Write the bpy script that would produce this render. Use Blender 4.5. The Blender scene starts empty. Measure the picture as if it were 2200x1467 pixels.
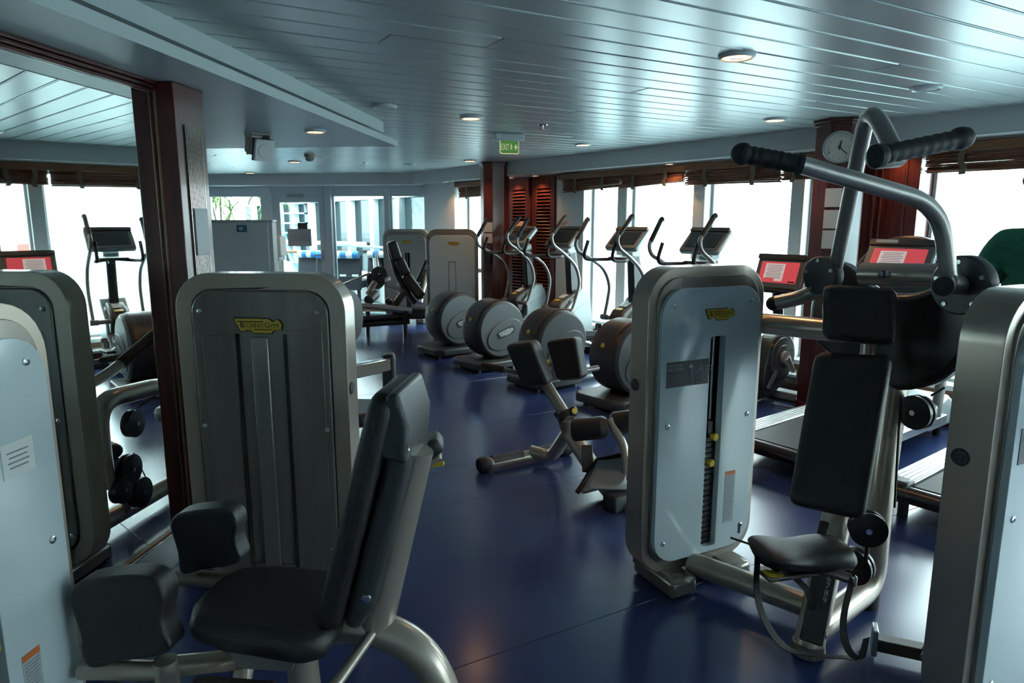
import bpy, bmesh, math, random
from mathutils import Vector, Matrix, Quaternion
from mathutils.geometry import tessellate_polygon
random.seed(7)
R = math.radians
SC = bpy.context.scene
COL = SC.collection

# ------------------------------------------------------------------ camera, sky, exposure
CAM_H, PITCH, FPX = 1.70, R(9.95), 1467.0
cam_d = bpy.data.cameras.new('camera')
cam_d.sensor_width = 36.0
cam_d.lens = 36.0 * FPX / 2200.0
cam_d.clip_end = 2000
cam = bpy.data.objects.new('camera', cam_d)
COL.objects.link(cam)
cam.location = (0, 0, CAM_H)
cam.rotation_euler = (R(90) - PITCH, 0, 0)
SC.camera = cam

world = bpy.data.worlds.new('overcast_sky')
SC.world = world
world.use_nodes = True
_nt = world.node_tree
_nt.nodes.clear()
_o = _nt.nodes.new('ShaderNodeOutputWorld')
_b = _nt.nodes.new('ShaderNodeBackground')
_b.inputs[0].default_value = (0.80, 0.975, 1.0, 1)
_b.inputs[1].default_value = 13.0
_nt.links.new(_b.outputs[0], _o.inputs[0])
SC.view_settings.view_transform = 'Standard'
SC.view_settings.look = 'None'
SC.view_settings.gamma = 1.0
SC.view_settings.use_curve_mapping = False
SC.view_settings.exposure = 0.0
SC.cycles.max_bounces = 6
SC.cycles.diffuse_bounces = 3
SC.cycles.glossy_bounces = 3
SC.cycles.use_adaptive_sampling = True
SC.cycles.adaptive_threshold = 0.08
SC.cycles.use_light_tree = False
SC.cycles.transparent_max_bounces = 8
SC.cycles.sample_clamp_indirect = 6.0
SC.cycles.use_denoising = True
LAMP_W = 30.0        # power of one warm ceiling lamp, watts

# ------------------------------------------------------------------ frames of the room
SA, MA, GA = R(-37.4), R(6.1), R(60.5)      # azimuths: window wall, mirror wall, ceiling panels
def azv(a): return Vector((math.sin(a), math.cos(a), 0))
SD, ND = azv(SA), azv(SA + R(90))
MD, MN = azv(MA), azv(MA + R(90))
def W(s, n, z=0.0):                         # window-wall frame
    return SD * s + ND * n + Vector((0, 0, z))
def M(a, b, z=0.0):                         # mirror-wall frame: a along it, b out of it
    return MD * a + MN * (b - 2.033) + Vector((0, 0, z))
def ray(u, v):
    x, y = (u - 1100.0) / FPX, (733.5 - v) / FPX
    return Vector((x, math.cos(PITCH) + y * math.sin(PITCH), -math.sin(PITCH) + y * math.cos(PITCH)))
def at(u, v, Y):                            # a place in the room, Y metres ahead
    d = ray(u, v); t = Y / d.y
    return Vector((d.x * t, Y, CAM_H + d.z * t))
def atz(u, v, z=0.0):                       # a place in the room at height z
    d = ray(u, v); t = (z - CAM_H) / d.z
    return Vector((d.x * t, d.y * t, z))
ZC, ZS = 2.55, 2.345                        # ceiling, soffit
# ------------------------------------------------------------------ materials
MATS = {}
def mat(name, col, rough=0.5, metal=0.0, spec=0.5, coat=0.0, bump=0.0, bscale=200.0, var=0.0, vscale=8.0, stretch=None, emit=None, estr=0.0):
    m = bpy.data.materials.new(name); m.use_nodes = True
    nt = m.node_tree; p = nt.nodes['Principled BSDF']
    p.inputs['Base Color'].default_value = (*col, 1)
    p.inputs['Roughness'].default_value = rough
    p.inputs['Metallic'].default_value = metal
    p.inputs['Specular IOR Level'].default_value = spec
    p.inputs['Coat Weight'].default_value = coat
    p.inputs['Coat Roughness'].default_value = 0.08
    if emit:
        p.inputs['Emission Color'].default_value = (*emit, 1)
        p.inputs['Emission Strength'].default_value = estr
    if bump or var:
        tc = nt.nodes.new('ShaderNodeTexCoord'); mp = nt.nodes.new('ShaderNodeMapping')
        nt.links.new(tc.outputs['Object'], mp.inputs[0])
        if stretch: mp.inputs['Scale'].default_value = stretch
        if var:
            nz = nt.nodes.new('ShaderNodeTexNoise'); nz.inputs['Scale'].default_value = vscale; nz.inputs['Detail'].default_value = 5
            nt.links.new(mp.outputs[0], nz.inputs[0])
            cr = nt.nodes.new('ShaderNodeValToRGB')
            cr.color_ramp.elements[0].position = 0.3; cr.color_ramp.elements[1].position = 0.7
            cr.color_ramp.elements[0].color = (*[c * (1 - var) for c in col], 1)
            cr.color_ramp.elements[1].color = (*[min(1, c * (1 + var)) for c in col], 1)
            nt.links.new(nz.outputs[0], cr.inputs[0]); nt.links.new(cr.outputs[0], p.inputs['Base Color'])
        if bump:
            nb = nt.nodes.new('ShaderNodeTexNoise'); nb.inputs['Scale'].default_value = bscale; nb.inputs['Detail'].default_value = 2
            nt.links.new(mp.outputs[0], nb.inputs[0])
            bp = nt.nodes.new('ShaderNodeBump'); bp.inputs['Strength'].default_value = bump; bp.inputs['Distance'].default_value = 0.01
            nt.links.new(nb.outputs[0], bp.inputs['Height']); nt.links.new(bp.outputs[0], p.inputs['Normal'])
    MATS[name] = m
    return m
def glass(name, tint, refl=0.06, rough=0.0):
    m = bpy.data.materials.new(name); m.use_nodes = True
    nt = m.node_tree; nt.nodes.clear()
    o = nt.nodes.new('ShaderNodeOutputMaterial'); mx = nt.nodes.new('ShaderNodeMixShader')
    tr = nt.nodes.new('ShaderNodeBsdfTransparent'); gl = nt.nodes.new('ShaderNodeBsdfGlossy'); fr = nt.nodes.new('ShaderNodeLayerWeight')
    tr.inputs[0].default_value = (*tint, 1); gl.inputs['Roughness'].default_value = rough
    fr.inputs[0].default_value = refl * 2
    mx.inputs[0].default_value = 0.03
    if refl > 0: nt.links.new(fr.outputs['Fresnel'], mx.inputs[0])
    nt.links.new(tr.outputs[0], mx.inputs[1]); nt.links.new(gl.outputs[0], mx.inputs[2])
    nt.links.new(mx.outputs[0], o.inputs[0]); MATS[name] = m
    return m
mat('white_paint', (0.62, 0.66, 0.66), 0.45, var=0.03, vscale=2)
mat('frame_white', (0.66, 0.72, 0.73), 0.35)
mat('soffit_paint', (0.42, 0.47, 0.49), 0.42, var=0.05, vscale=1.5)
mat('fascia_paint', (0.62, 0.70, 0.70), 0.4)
mat('ceiling_metal', (0.51, 0.57, 0.575), 0.31, 0.25, 0.55, bump=0.05, bscale=6, var=0.04, vscale=1.2)
mat('ceiling_dark', (0.05, 0.055, 0.055), 0.8)
mat('mahogany', (0.082, 0.019, 0.017), 0.30, 0, 0.4, 0.25, bump=0.03, bscale=20, var=0.35, vscale=6, stretch=(6, 6, 0.7))
mat('mahogany_red', (0.085, 0.018, 0.014), 0.3, 0, 0.5, 0.4, var=0.3, vscale=6, stretch=(6, 6, 0.7))
mat('brown_wood', (0.19, 0.085, 0.038), 0.4, var=0.25, vscale=5, stretch=(1, 1, 8))
mat('bamboo', (0.19, 0.07, 0.036), 0.45, var=0.5, vscale=14, stretch=(1, 1, 30))
mat('strap_cloth', (0.17, 0.13, 0.09), 0.85, bump=0.2, bscale=300)
mat('floor_blue', (0.027, 0.047, 0.145), 0.20, 0, 0.75, var=0.16, vscale=1.6)
mat('seam_dark', (0.006, 0.009, 0.02), 0.6)
mat('champagne', (0.40, 0.345, 0.285), 0.29, 0.5, 0.5, 0.3)
mat('champagne_dark', (0.25, 0.22, 0.19), 0.22, 0.4, 0.5, 0.4)
mat('acrylic_white', (0.52, 0.61, 0.63), 0.10, 0, 0.5, 0.4)
mat('acrylic_smoke', (0.17, 0.16, 0.145), 0.16, 0.1, 0.5, 0.5, var=0.12, vscale=3, stretch=(5, 5, 0.5))
mat('acrylic_clear', (0.30, 0.30, 0.29), 0.12, 0.1, 0.5, 0.5)
mat('leather_black', (0.018, 0.017, 0.018), 0.42, 0, 0.5, 0, bump=0.25, bscale=350)
mat('leather_grey', (0.034, 0.037, 0.040), 0.40, 0, 0.5, 0, bump=0.25, bscale=350)
mat('rubber_black', (0.014, 0.014, 0.015), 0.6)
mat('plastic_black', (0.018, 0.018, 0.02), 0.3, bump=0.05, bscale=300)
mat('plastic_dark', (0.040, 0.043, 0.046), 0.42, bump=0.1, bscale=300)
mat('plastic_brown', (0.075, 0.058, 0.048), 0.38, bump=0.1, bscale=300)
mat('plastic_grey', (0.135, 0.15, 0.155), 0.38, 0.1, bump=0.06, bscale=300)
mat('plastic_lightgrey', (0.34, 0.39, 0.40), 0.36, 0.2)
mat('tube_silver', (0.30, 0.29, 0.275), 0.33, 0.5)
mat('chrome', (0.75, 0.77, 0.77), 0.12, 1.0)
mat('cabinet_steel', (0.50, 0.54, 0.54), 0.42, 0.25, var=0.06, vscale=2)
mat('steel', (0.46, 0.49, 0.49), 0.28, 0.85, bump=0.03, bscale=4, var=0.06, vscale=2)
mat('alu_rail', (0.55, 0.58, 0.58), 0.3, 0.8)
mat('yellow', (0.62, 0.43, 0.03), 0.4)
mat('badge_yellow', (0.55, 0.38, 0.04), 0.35)
mat('badge_silver', (0.55, 0.60, 0.60), 0.35)
mat('ink', (0.012, 0.011, 0.010), 0.5)
mat('ink_white', (0.72, 0.74, 0.72), 0.5)
mat('ink_grey', (0.22, 0.24, 0.25), 0.6)
mat('label_dark', (0.03, 0.038, 0.042), 0.35)
mat('label_grey', (0.36, 0.40, 0.42), 0.5)
mat('label_orange', (0.60, 0.16, 0.04), 0.5)
mat('paper', (0.66, 0.68, 0.66), 0.7)
mat('paper_pink', (0.60, 0.36, 0.28), 0.7)
mat('grip_brown', (0.030, 0.017, 0.013), 0.7, bump=0.2, bscale=300)
mat('brick_knob', (0.05, 0.05, 0.05), 0.4)
mat('screen_dark', (0.022, 0.020, 0.019), 0.12)
mat('screen_red', (0.35, 0.04, 0.05), 0.2, emit=(0.85, 0.10, 0.12), estr=0.55)
mat('screen_orange', (0.35, 0.10, 0.04), 0.2, emit=(0.95, 0.22, 0.08), estr=0.5)
mat('screen_page', (0.5, 0.5, 0.5), 0.3, emit=(0.75, 0.62, 0.62), estr=0.55)
mat('screen_text', (0.2, 0.18, 0.18), 0.4, emit=(0.35, 0.25, 0.25), estr=0.4)
mat('lamp_glow', (1, 0.7, 0.4), 0.5, emit=(1.0, 0.52, 0.22), estr=7.0)
mat('lamp_dim', (0.45, 0.48, 0.48), 0.3)
mat('exit_green', (0.03, 0.16, 0.02), 0.3, emit=(0.10, 0.30, 0.03), estr=0.35)
mat('exit_letter', (0.6, 0.6, 0.35), 0.4, emit=(0.75, 0.80, 0.35), estr=0.45)
mat('exit_edge', (0.7, 0.6, 0.4), 0.3, emit=(1.0, 0.75, 0.40), estr=0.6)
mat('speaker_beige', (0.50, 0.47, 0.42), 0.5)
mat('clock_face', (0.60, 0.58, 0.52), 0.4)
mat('leaf_green', (0.075, 0.16, 0.022), 0.45, var=0.35, vscale=6)
mat('bark', (0.10, 0.085, 0.06), 0.8, bump=0.3, bscale=60)
mat('wicker_dark', (0.012, 0.016, 0.024), 0.7, bump=0.4, bscale=120)
mat('towel_blue', (0.03, 0.16, 0.38), 0.9)
mat('towel_white', (0.62, 0.66, 0.66), 0.9)
mat('deck_teal', (0.25, 0.36, 0.38), 0.35, var=0.1, vscale=2)
mat('rail_blue', (0.20, 0.48, 0.62), 0.4)
mat('fridge_blue', (0.02, 0.11, 0.18), 0.3)
mat('shirt_green', (0.018, 0.17, 0.095), 0.8, bump=0.3, bscale=40)
mat('trousers_navy', (0.01, 0.012, 0.03), 0.8)
mat('skin', (0.20, 0.10, 0.065), 0.5)
mat('hair_dark', (0.012, 0.009, 0.007), 0.6)
mat('shoe_grey', (0.12, 0.12, 0.13), 0.6)
mat('sea_water', (0.20, 0.26, 0.27), 0.25, bump=0.4, bscale=0.4)
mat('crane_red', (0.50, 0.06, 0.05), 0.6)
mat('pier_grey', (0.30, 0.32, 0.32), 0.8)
mat('mirror_glass', (0.80, 0.88, 0.86), 0.012, 1.0)
glass('pane_clear', (0.97, 1.0, 1.0), 0.04)
glass('pane_cyan', (0.23, 0.272, 0.285), 0.0)
def floor_mat():
    # worn vinyl: gloss that varies in broad scuffed patches
    m = MATS['floor_blue']; nt = m.node_tree; p = nt.nodes['Principled BSDF']
    nz = nt.nodes.new('ShaderNodeTexNoise'); nz.inputs['Scale'].default_value = 0.9; nz.inputs['Detail'].default_value = 1
    tc = nt.nodes.new('ShaderNodeTexCoord'); nt.links.new(tc.outputs['Object'], nz.inputs[0])
    mr = nt.nodes.new('ShaderNodeMapRange'); mr.inputs[1].default_value = 0.35; mr.inputs[2].default_value = 0.65
    mr.inputs[3].default_value = 0.17; mr.inputs[4].default_value = 0.24
    nt.links.new(nz.outputs[0], mr.inputs[0]); nt.links.new(mr.outputs[0], p.inputs['Roughness'])
floor_mat()
# ------------------------------------------------------------------ mesh helpers
def perp(d):
    d = d.normalized(); a = Vector((0, 0, 1)) if abs(d.z) < 0.9 else Vector((1, 0, 0))
    x = d.cross(a).normalized(); return x, d.cross(x).normalized()
def fillet(pts, r, n=6):
    pts = [Vector(p) for p in pts]; out = [pts[0]]
    for i in range(1, len(pts) - 1):
        a, b, c = pts[i - 1], pts[i], pts[i + 1]
        rr = r[i - 1] if isinstance(r, (list, tuple)) else r
        da, dc = (a - b), (c - b)
        l = min(rr, da.length * 0.49, dc.length * 0.49)
        p0, p2 = b + da.normalized() * l, b + dc.normalized() * l
        for k in range(n + 1):
            t = k / n; out.append(p0 * (1 - t) ** 2 + b * 2 * t * (1 - t) + p2 * t * t)
    out.append(pts[-1]); return out
def spline(pts, n=8):
    P = [Vector(p) for p in pts]; P = [P[0] * 2 - P[1]] + P + [P[-1] * 2 - P[-2]]; out = []
    for i in range(1, len(P) - 2):
        for k in range(n):
            t = k / n; a, b, c, d = P[i - 1], P[i], P[i + 1], P[i + 2]
            out.append(0.5 * ((2 * b) + (c - a) * t + (2 * a - 5 * b + 4 * c - d) * t * t + (3 * b - a - 3 * c + d) * t ** 3))
    out.append(P[-2]); return out
def rr(w, h, r, n=6, cx=0.0, cy=0.0):
    o = []
    for (sx, sy, a0) in ((1, 1, 0), (-1, 1, 90), (-1, -1, 180), (1, -1, 270)):
        for k in range(n + 1):
            a = R(a0 + 90 * k / n); o.append((cx + sx * (w / 2 - r) + r * math.cos(a), cy + sy * (h / 2 - r) + r * math.sin(a)))
    return o
class MB:
    def __init__(s): s.v = []; s.f = []
    def add(s, vs, fs):
        k = len(s.v); s.v += [Vector(x) for x in vs]; s.f += [tuple(i + k for i in f) for f in fs]; return s
    def xf(s, m): s.v = [m @ x for x in s.v]; return s
    def join(s, o): return s.add(o.v, o.f)
    def box(s, c, size, ex=(1, 0, 0), ey=(0, 1, 0), ez=None):
        c, ex, ey = Vector(c), Vector(ex).normalized(), Vector(ey).normalized()
        ez = Vector(ez).normalized() if ez is not None else ex.cross(ey)
        a, b, d = ex * size[0] / 2, ey * size[1] / 2, ez * size[2] / 2
        vs = [c + a * i + b * j + d * k for k in (-1, 1) for j in (-1, 1) for i in (-1, 1)]
        return s.add(vs, [(0, 2, 3, 1), (4, 5, 7, 6), (0, 1, 5, 4), (2, 6, 7, 3), (0, 4, 6, 2), (1, 3, 7, 5)])
    def cyl(s, p0, p1, r0, r1=None, n=16):
        p0, p1 = Vector(p0), Vector(p1); r1 = r0 if r1 is None else r1
        x, y = perp(p1 - p0); vs = []
        for p, r in ((p0, r0), (p1, r1)):
            vs += [p + (x * math.cos(6.283185 * k / n) + y * math.sin(6.283185 * k / n)) * r for k in range(n)]
        fs = [(k, (k + 1) % n, n + (k + 1) % n, n + k) for k in range(n)] + [tuple(range(n - 1, -1, -1)), tuple(range(n, 2 * n))]
        return s.add(vs, fs)
    def tube(s, pts, r, n=12, cap=True, flat=1.0, up=None):
        pts = [Vector(p) for p in pts]; m = len(pts); vs = []
        q = [pts[0]]
        for p in pts[1:]:
            if (p - q[-1]).length > 1e-5: q.append(p)
        pts = q; m = len(pts); x = None
        for i, p in enumerate(pts):
            d = (pts[min(i + 1, m - 1)] - pts[max(i - 1, 0)]).normalized()
            if x is None: x, y = perp(d) if up is None else (d.cross(Vector(up)).normalized(), None)
            x = (x - d * x.dot(d)).normalized(); y = d.cross(x)
            rad = r[i] if isinstance(r, (list, tuple)) else r
            vs += [p + (x * math.cos(6.283185 * k / n) + y * flat * math.sin(6.283185 * k / n)) * rad for k in range(n)]
        fs = [(i * n + k, i * n + (k + 1) % n, (i + 1) * n + (k + 1) % n, (i + 1) * n + k) for i in range(m - 1) for k in range(n)]
        if cap: fs += [tuple(range(n - 1, -1, -1)), tuple(range((m - 1) * n, m * n))]
        return s.add(vs, fs)
    def ribbon(s, pts, wvec, th=0.003):
        pts = [Vector(p) for p in pts]; m = len(pts); vs = []
        ws = wvec if isinstance(wvec, list) else [Vector(wvec)] * m
        for i, p in enumerate(pts):
            d = (pts[min(i + 1, m - 1)] - pts[max(i - 1, 0)]).normalized(); w = ws[i]
            nn = d.cross(w).normalized() * th / 2
            vs += [p - w / 2 - nn, p + w / 2 - nn, p + w / 2 + nn, p - w / 2 + nn]
        fs = [(i * 4 + k, i * 4 + (k + 1) % 4, i * 4 + 4 + (k + 1) % 4, i * 4 + 4 + k) for i in range(m - 1) for k in range(4)]
        return s.add(vs, fs + [(3, 2, 1, 0), tuple(range(4 * m - 4, 4 * m))])
    def plate(s, outer, depth, o=(0, 0, 0), ex=(1, 0, 0), ey=(0, 0, 1), holes=()):
        # flat outline in the plane (ex, ey) through o, pushed along ex x ey by depth (towards the viewer of that plane)
        o, ex, ey = Vector(o), Vector(ex), Vector(ey); nn = ex.cross(ey).normalized() * depth
        loops = [list(outer)] + [list(h) for h in holes]
        flat = [p for l in loops for p in l]; n = len(flat)
        v0 = [o + ex * p[0] + ey * p[1] for p in flat]
        fs = []
        if holes:
            for t in tessellate_polygon([[Vector((p[0], p[1], 0)) for p in l] for l in loops]):
                a, b, c = (flat[i] for i in t)
                if (b[0] - a[0]) * (c[1] - a[1]) - (b[1] - a[1]) * (c[0] - a[0]) < 0: t = (t[0], t[2], t[1])
                fs.append(tuple(i + n for i in t)); fs.append((t[2], t[1], t[0]))
        else:
            ar = sum(flat[i][0] * flat[(i + 1) % n][1] - flat[(i + 1) % n][0] * flat[i][1] for i in range(n))
            idx = list(range(n)) if ar > 0 else list(range(n - 1, -1, -1))
            fs += [tuple(i + n for i in idx), tuple(reversed(idx))]
        k = 0
        for li, l in enumerate(loops):
            m = len(l); ar = sum(l[i][0] * l[(i + 1) % m][1] - l[(i + 1) % m][0] * l[i][1] for i in range(m))
            ccw = (ar > 0) == (li == 0)
            for i in range(m):
                a, b = k + i, k + (i + 1) % m
                fs.append((a, b, b + n, a + n) if ccw else (b, a, a + n, b + n))
            k += m
        return s.add(v0 + [p + nn for p in v0], fs)
    def lathe(s, prof, o=(0, 0, 0), ax=(0, 0, 1), n=24):
        o, ax = Vector(o), Vector(ax).normalized(); x, y = perp(ax); vs = []
        for (r, h) in prof:
            vs += [o + ax * h + (x * math.cos(6.283185 * k / n) + y * math.sin(6.283185 * k / n)) * r for k in range(n)]
        m = len(prof)
        fs = [(i * n + k, i * n + (k + 1) % n, (i + 1) * n + (k + 1) % n, (i + 1) * n + k) for i in range(m - 1) for k in range(n)]
        fs += [tuple(range(n - 1, -1, -1)), tuple(range((m - 1) * n, m * n))]
        return s.add(vs, fs)
    def ball(s, c, r, n=12, sz=1.0):
        return s.lathe([(r * math.sin(math.pi * (k + .02) / (n + .04)), -r * sz * math.cos(math.pi * (k + .02) / (n + .04))) for k in range(n + 1)], c, n=n * 2)
    def mesh(s, name, off=None, smooth=40):
        me = bpy.data.meshes.new(name)
        o = Vector(off) if off is not None else Vector((0, 0, 0))
        me.from_pydata([tuple(x - o) for x in s.v], [], s.f); me.validate(); me.update()
        if smooth:
            me.polygons.foreach_set('use_smooth', [True] * len(me.polygons))
            me.set_sharp_from_angle(angle=R(smooth))
        return me
_font_cache = {}
def text_mb(t, size=1.0):
    # flat lettering, centred, in the xz plane facing -y
    if t not in _font_cache:
        c = bpy.data.curves.new('lettering', 'FONT'); c.body = t; c.align_x = 'CENTER'; c.align_y = 'CENTER'; c.resolution_u = 2
        ob_ = bpy.data.objects.new('lettering_tmp', c); COL.objects.link(ob_)
        dg = bpy.context.evaluated_depsgraph_get(); me = bpy.data.meshes.new_from_object(ob_.evaluated_get(dg))
        _font_cache[t] = ([Vector((v.co.x, 0, v.co.y)) for v in me.vertices], [tuple(p.vertices) for p in me.polygons])
        bpy.data.objects.remove(ob_); bpy.data.curves.remove(c); bpy.data.meshes.remove(me)
    vs, fs = _font_cache[t]
    return MB().add([v * size for v in vs], fs)
def link(name, me, material, parent=None, bevel=0, seg=2, sub=0):
    o = bpy.data.objects.new(name, me); COL.objects.link(o)
    if material and not me.materials: me.materials.append(MATS[material])
    if parent: o.parent = parent
    if bevel:
        b = o.modifiers.new('edge', 'BEVEL'); b.width = bevel; b.segments = seg; b.limit_method = 'ANGLE'; b.angle_limit = R(35)
        b.harden_normals = False
    if sub:
        q = o.modifiers.new('soft', 'SUBSURF'); q.levels = sub; q.render_levels = sub
    return o
def tag(o, label=None, cat=None, group=None, kind=None):
    if label: o['label'] = label
    if cat: o['category'] = cat
    if group: o['group'] = group
    if kind: o['kind'] = kind
    return o
class Thing:
    """An Empty at a thing's base that parents its parts. Without az the parts are given in room coordinates."""
    def __init__(s, name, label, cat, loc, az=None, group=None):
        s.root = bpy.data.objects.new(name, None); COL.objects.link(s.root); s.root.empty_display_size = 0.1
        s.root.location = loc; s.loc = Vector(loc); s.world = az is None
        if az is not None: s.root.rotation_euler = (0, 0, R(90) - az)
        tag(s.root, label, cat, group)
    def add(s, name, mb, material, parent=None, bevel=0, seg=2, smooth=40, sub=0, label=None):
        o = link(name, mb.mesh(name, s.loc if s.world else None, smooth), material, parent or s.root, bevel, seg, sub)
        if label: o['label'] = label
        return o
def single(name, mb, material, label, cat, base=None, group=None, bevel=0, seg=2, smooth=40):
    lo = Vector(base) if base is not None else Vector((sum(v.x for v in mb.v) / len(mb.v), sum(v.y for v in mb.v) / len(mb.v), min(v.z for v in mb.v)))
    o = link(name, mb.mesh(name, lo, smooth), material, None, bevel, seg); o.location = lo
    return tag(o, label, cat, group)
def struct(name, mb, material, parent=None, bevel=0, smooth=30):
    o = link(name, mb.mesh(name, None, smooth), material, parent, bevel)
    if parent is None: o['kind'] = 'structure'
    return o
def copy_tree(o, parent=None):
    c = o.copy(); COL.objects.link(c); c.parent = parent
    for ch in list(o.children): copy_tree(ch, c)
    return c
def basis(ex, ey, ez, o=(0, 0, 0)):
    ex, ey, ez, o = Vector(ex), Vector(ey), Vector(ez), Vector(o)
    return Matrix(((ex.x, ey.x, ez.x, o.x), (ex.y, ey.y, ez.y, o.y), (ex.z, ey.z, ez.z, o.z), (0, 0, 0, 1)))
# ------------------------------------------------------------------ the room
UP = Vector((0, 0, 1))
def clip_line(p0, d, poly):
    t0, t1 = -60.0, 60.0; n = len(poly)
    for i in range(n):
        a, b = poly[i], poly[(i + 1) % n]; e = b - a; nn = Vector((-e.y, e.x, 0))
        den = nn.dot(d); num = nn.dot(a - p0)
        if abs(den) < 1e-9:
            if num > 0: return None
            continue
        t = num / den
        if den > 0: t0 = max(t0, t)
        else: t1 = min(t1, t)
    return (t0, t1) if t1 - t0 > 0.05 else None
ROOM = [Vector(p) for p in (M(12.8, -5.7), M(3.0, -5.7), (-3.2, -2.6, 0), (10.2, -2.6, 0), W(-8, 6.55), W(10.9, 6.55))]
ROOM = [Vector((p[0], p[1], 0)) for p in ROOM]
GD, GQ = azv(GA), azv(GA + R(90))
# floor: long vinyl sheets butted along the ceiling-panel direction
fl = struct('floor', MB().plate([(p.x, p.y) for p in ROOM], 0.10, (0, 0, -0.115), (1, 0, 0), (0, 1, 0)), 'seam_dark')
q = -2.18 + 1.435 * 7
while q > -16:
    r = clip_line(GQ * (q - 0.7175), GD, ROOM)
    if r:
        c = GQ * (q - 0.7175) + GD * (r[0] + r[1]) / 2
        link('floor_sheet', MB().box(c + UP * -0.0055, (r[1] - r[0], 1.432, 0.011), GD, GQ * -1).mesh('floor_sheet'), 'floor_blue', fl, 0.0015, 1)
    q -= 1.435
# ceiling: 200 mm metal panels with dark joints
ce = struct('ceiling', MB().plate([(p.x, p.y) for p in ROOM], 0.12, (0, 0, 2.59), (1, 0, 0), (0, 1, 0)), 'ceiling_dark')
q = 9.0 + 0.11
while q > -14:
    r = clip_line(GQ * q, GD, ROOM)
    if r:
        cut = random.uniform(r[0] + 0.5, r[1] - 0.5) if r[1] - r[0] > 2 else None
        spans = [(r[0], cut - 0.002), (cut + 0.002, r[1])] if cut else [r]
        for (t0, t1) in spans:
            mb = MB().box((0, 0, 0), (t1 - t0, 0.188, 0.022), GD, GQ * -1)
            o = link('panel', mb.mesh('panel'), 'ceiling_metal', ce, 0.007, 2)
            o.location = GQ * q + GD * (t0 + t1) / 2 + UP * (ZC + 0.011)
    q -= 0.2
# soffit over the mirror wall: lower box, dark recess, upper band
A0, A1 = -4.0, 6.0
def mbox(a0, a1, b0, b1, z0, z1):
    return MB().box(M((a0 + a1) / 2, (b0 + b1) / 2, (z0 + z1) / 2), (b1 - b0, a1 - a0, z1 - z0), MN, MD)
def wbox(s0, s1, n0, n1, z0, z1):
    return MB().box(W((s0 + s1) / 2, (n0 + n1) / 2, (z0 + z1) / 2), (n1 - n0, s1 - s0, z1 - z0), ND, SD)
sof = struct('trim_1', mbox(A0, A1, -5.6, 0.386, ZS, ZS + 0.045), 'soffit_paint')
struct('fascia_strip', mbox(A0, A1 + 0.004, 0.386, 0.392, ZS - 0.002, ZS + 0.047), 'fascia_paint', sof)
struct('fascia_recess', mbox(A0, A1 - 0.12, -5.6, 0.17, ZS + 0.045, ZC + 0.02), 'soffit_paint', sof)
struct('fascia_band', mbox(A0, A1 - 0.0, -5.6, 0.272, ZS + 0.115, ZC + 0.015), 'fascia_paint', sof)
# beams over the window wall and the far wall
struct('beam_right', wbox(-8.2, 10.95, 6.15, 6.85, ZS + 0.012, 2.62), 'white_paint')
struct('beam_far', mbox(12.2, 12.95, -5.8, 0.25, ZS + 0.012, 2.62), 'white_paint')
# mirror wall, its plinth and mirror
struct('wall_left', mbox(A0, 3.41, -0.22, -0.012, 0, 2.62), 'white_paint')
struct('baseboard_left', mbox(A0, 3.15, -0.015, 0.012, 0, 0.165), 'steel')
mir = Thing('wall_mirror', 'tall wall mirror between dark wooden trim, reflecting the windows', 'mirror', M(0.5, 0, 0.17))
mir.add('glass', mbox(A0 + 0.05, 3.15, -0.012, 0.0, 0.18, 2.29), 'mirror_glass', smooth=0)
for k in range(3):
    mir.add('top_trim', mbox(A0, 3.15, 0, 0.014 + 0.008 * k, 2.292 + 0.0185 * k, 2.308 + 0.0185 * k), 'mahogany', bevel=0.003)
for k in range(2):
    mir.add('bottom_trim', mbox(A0, 3.15, 0, 0.018 - 0.006 * k, 0.166 + 0.012 * k, 0.176 + 0.012 * k), 'brown_wood' if k else 'chrome', bevel=0.002)
# pilaster that ends the mirror wall, with a slotted grille and a steel plate
pil = struct('pillar_left', mbox(3.15, 3.41, -0.25, 0.104, 0, ZS), 'mahogany', bevel=0.006)
struct('bead', MB().cyl(M(3.149, 0.012, 0.2), M(3.149, 0.012, ZS), 0.006, n=8), 'brown_wood', pil)
struct('grille_backing', mbox(3.212, 3.356, 0.104, 0.1045, 0.62, 2.16), 'ink', pil)
for k in range(12):
    a = 3.218 + k * 0.0120
    struct('grille_bar', mbox(a, a + 0.0055, 0.1045, 0.112, 0.62, 2.16), 'champagne_dark', pil)
struct('switch_plate', mbox(3.235, 3.35, 0.112, 0.118, 1.535, 1.765), 'label_grey', pil, 0.002)
# walls out of sight that close the room
bk = struct('wall_back', MB().box((3.5, -2.65, 0.15), (14, 0.1, 0.30)).box((3.5, -2.65, 2.45), (14, 0.1, 0.36)), 'white_paint')
for k in range(10):
    x = -2.9 + k * 1.4
    if k < 7: link('wall_bay', MB().box((x + 0.7, -2.66, 1.28), (1.4, 0.08, 2.0)).mesh('wall_bay'), 'white_paint', bk)
    link('mullion', MB().box((x, -2.65, 1.28), (0.15, 0.22, 1.98)).mesh('mullion'), 'frame_white', bk, 0.01)
    if k >= 7 and k < 9: struct('window_%d' % (50 + k), MB().box((x + 0.7, -2.66, 1.28), (1.25, 0.006, 1.98)), 'pane_clear', smooth=0)
struct('wall_side', mbox(3.3, 3.41, -5.8, -0.2, 0, 2.62), 'white_paint')
struct('wall_end', mbox(3.3, 12.9, -5.9, -5.7, 0, 2.62), 'white_paint')
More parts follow.
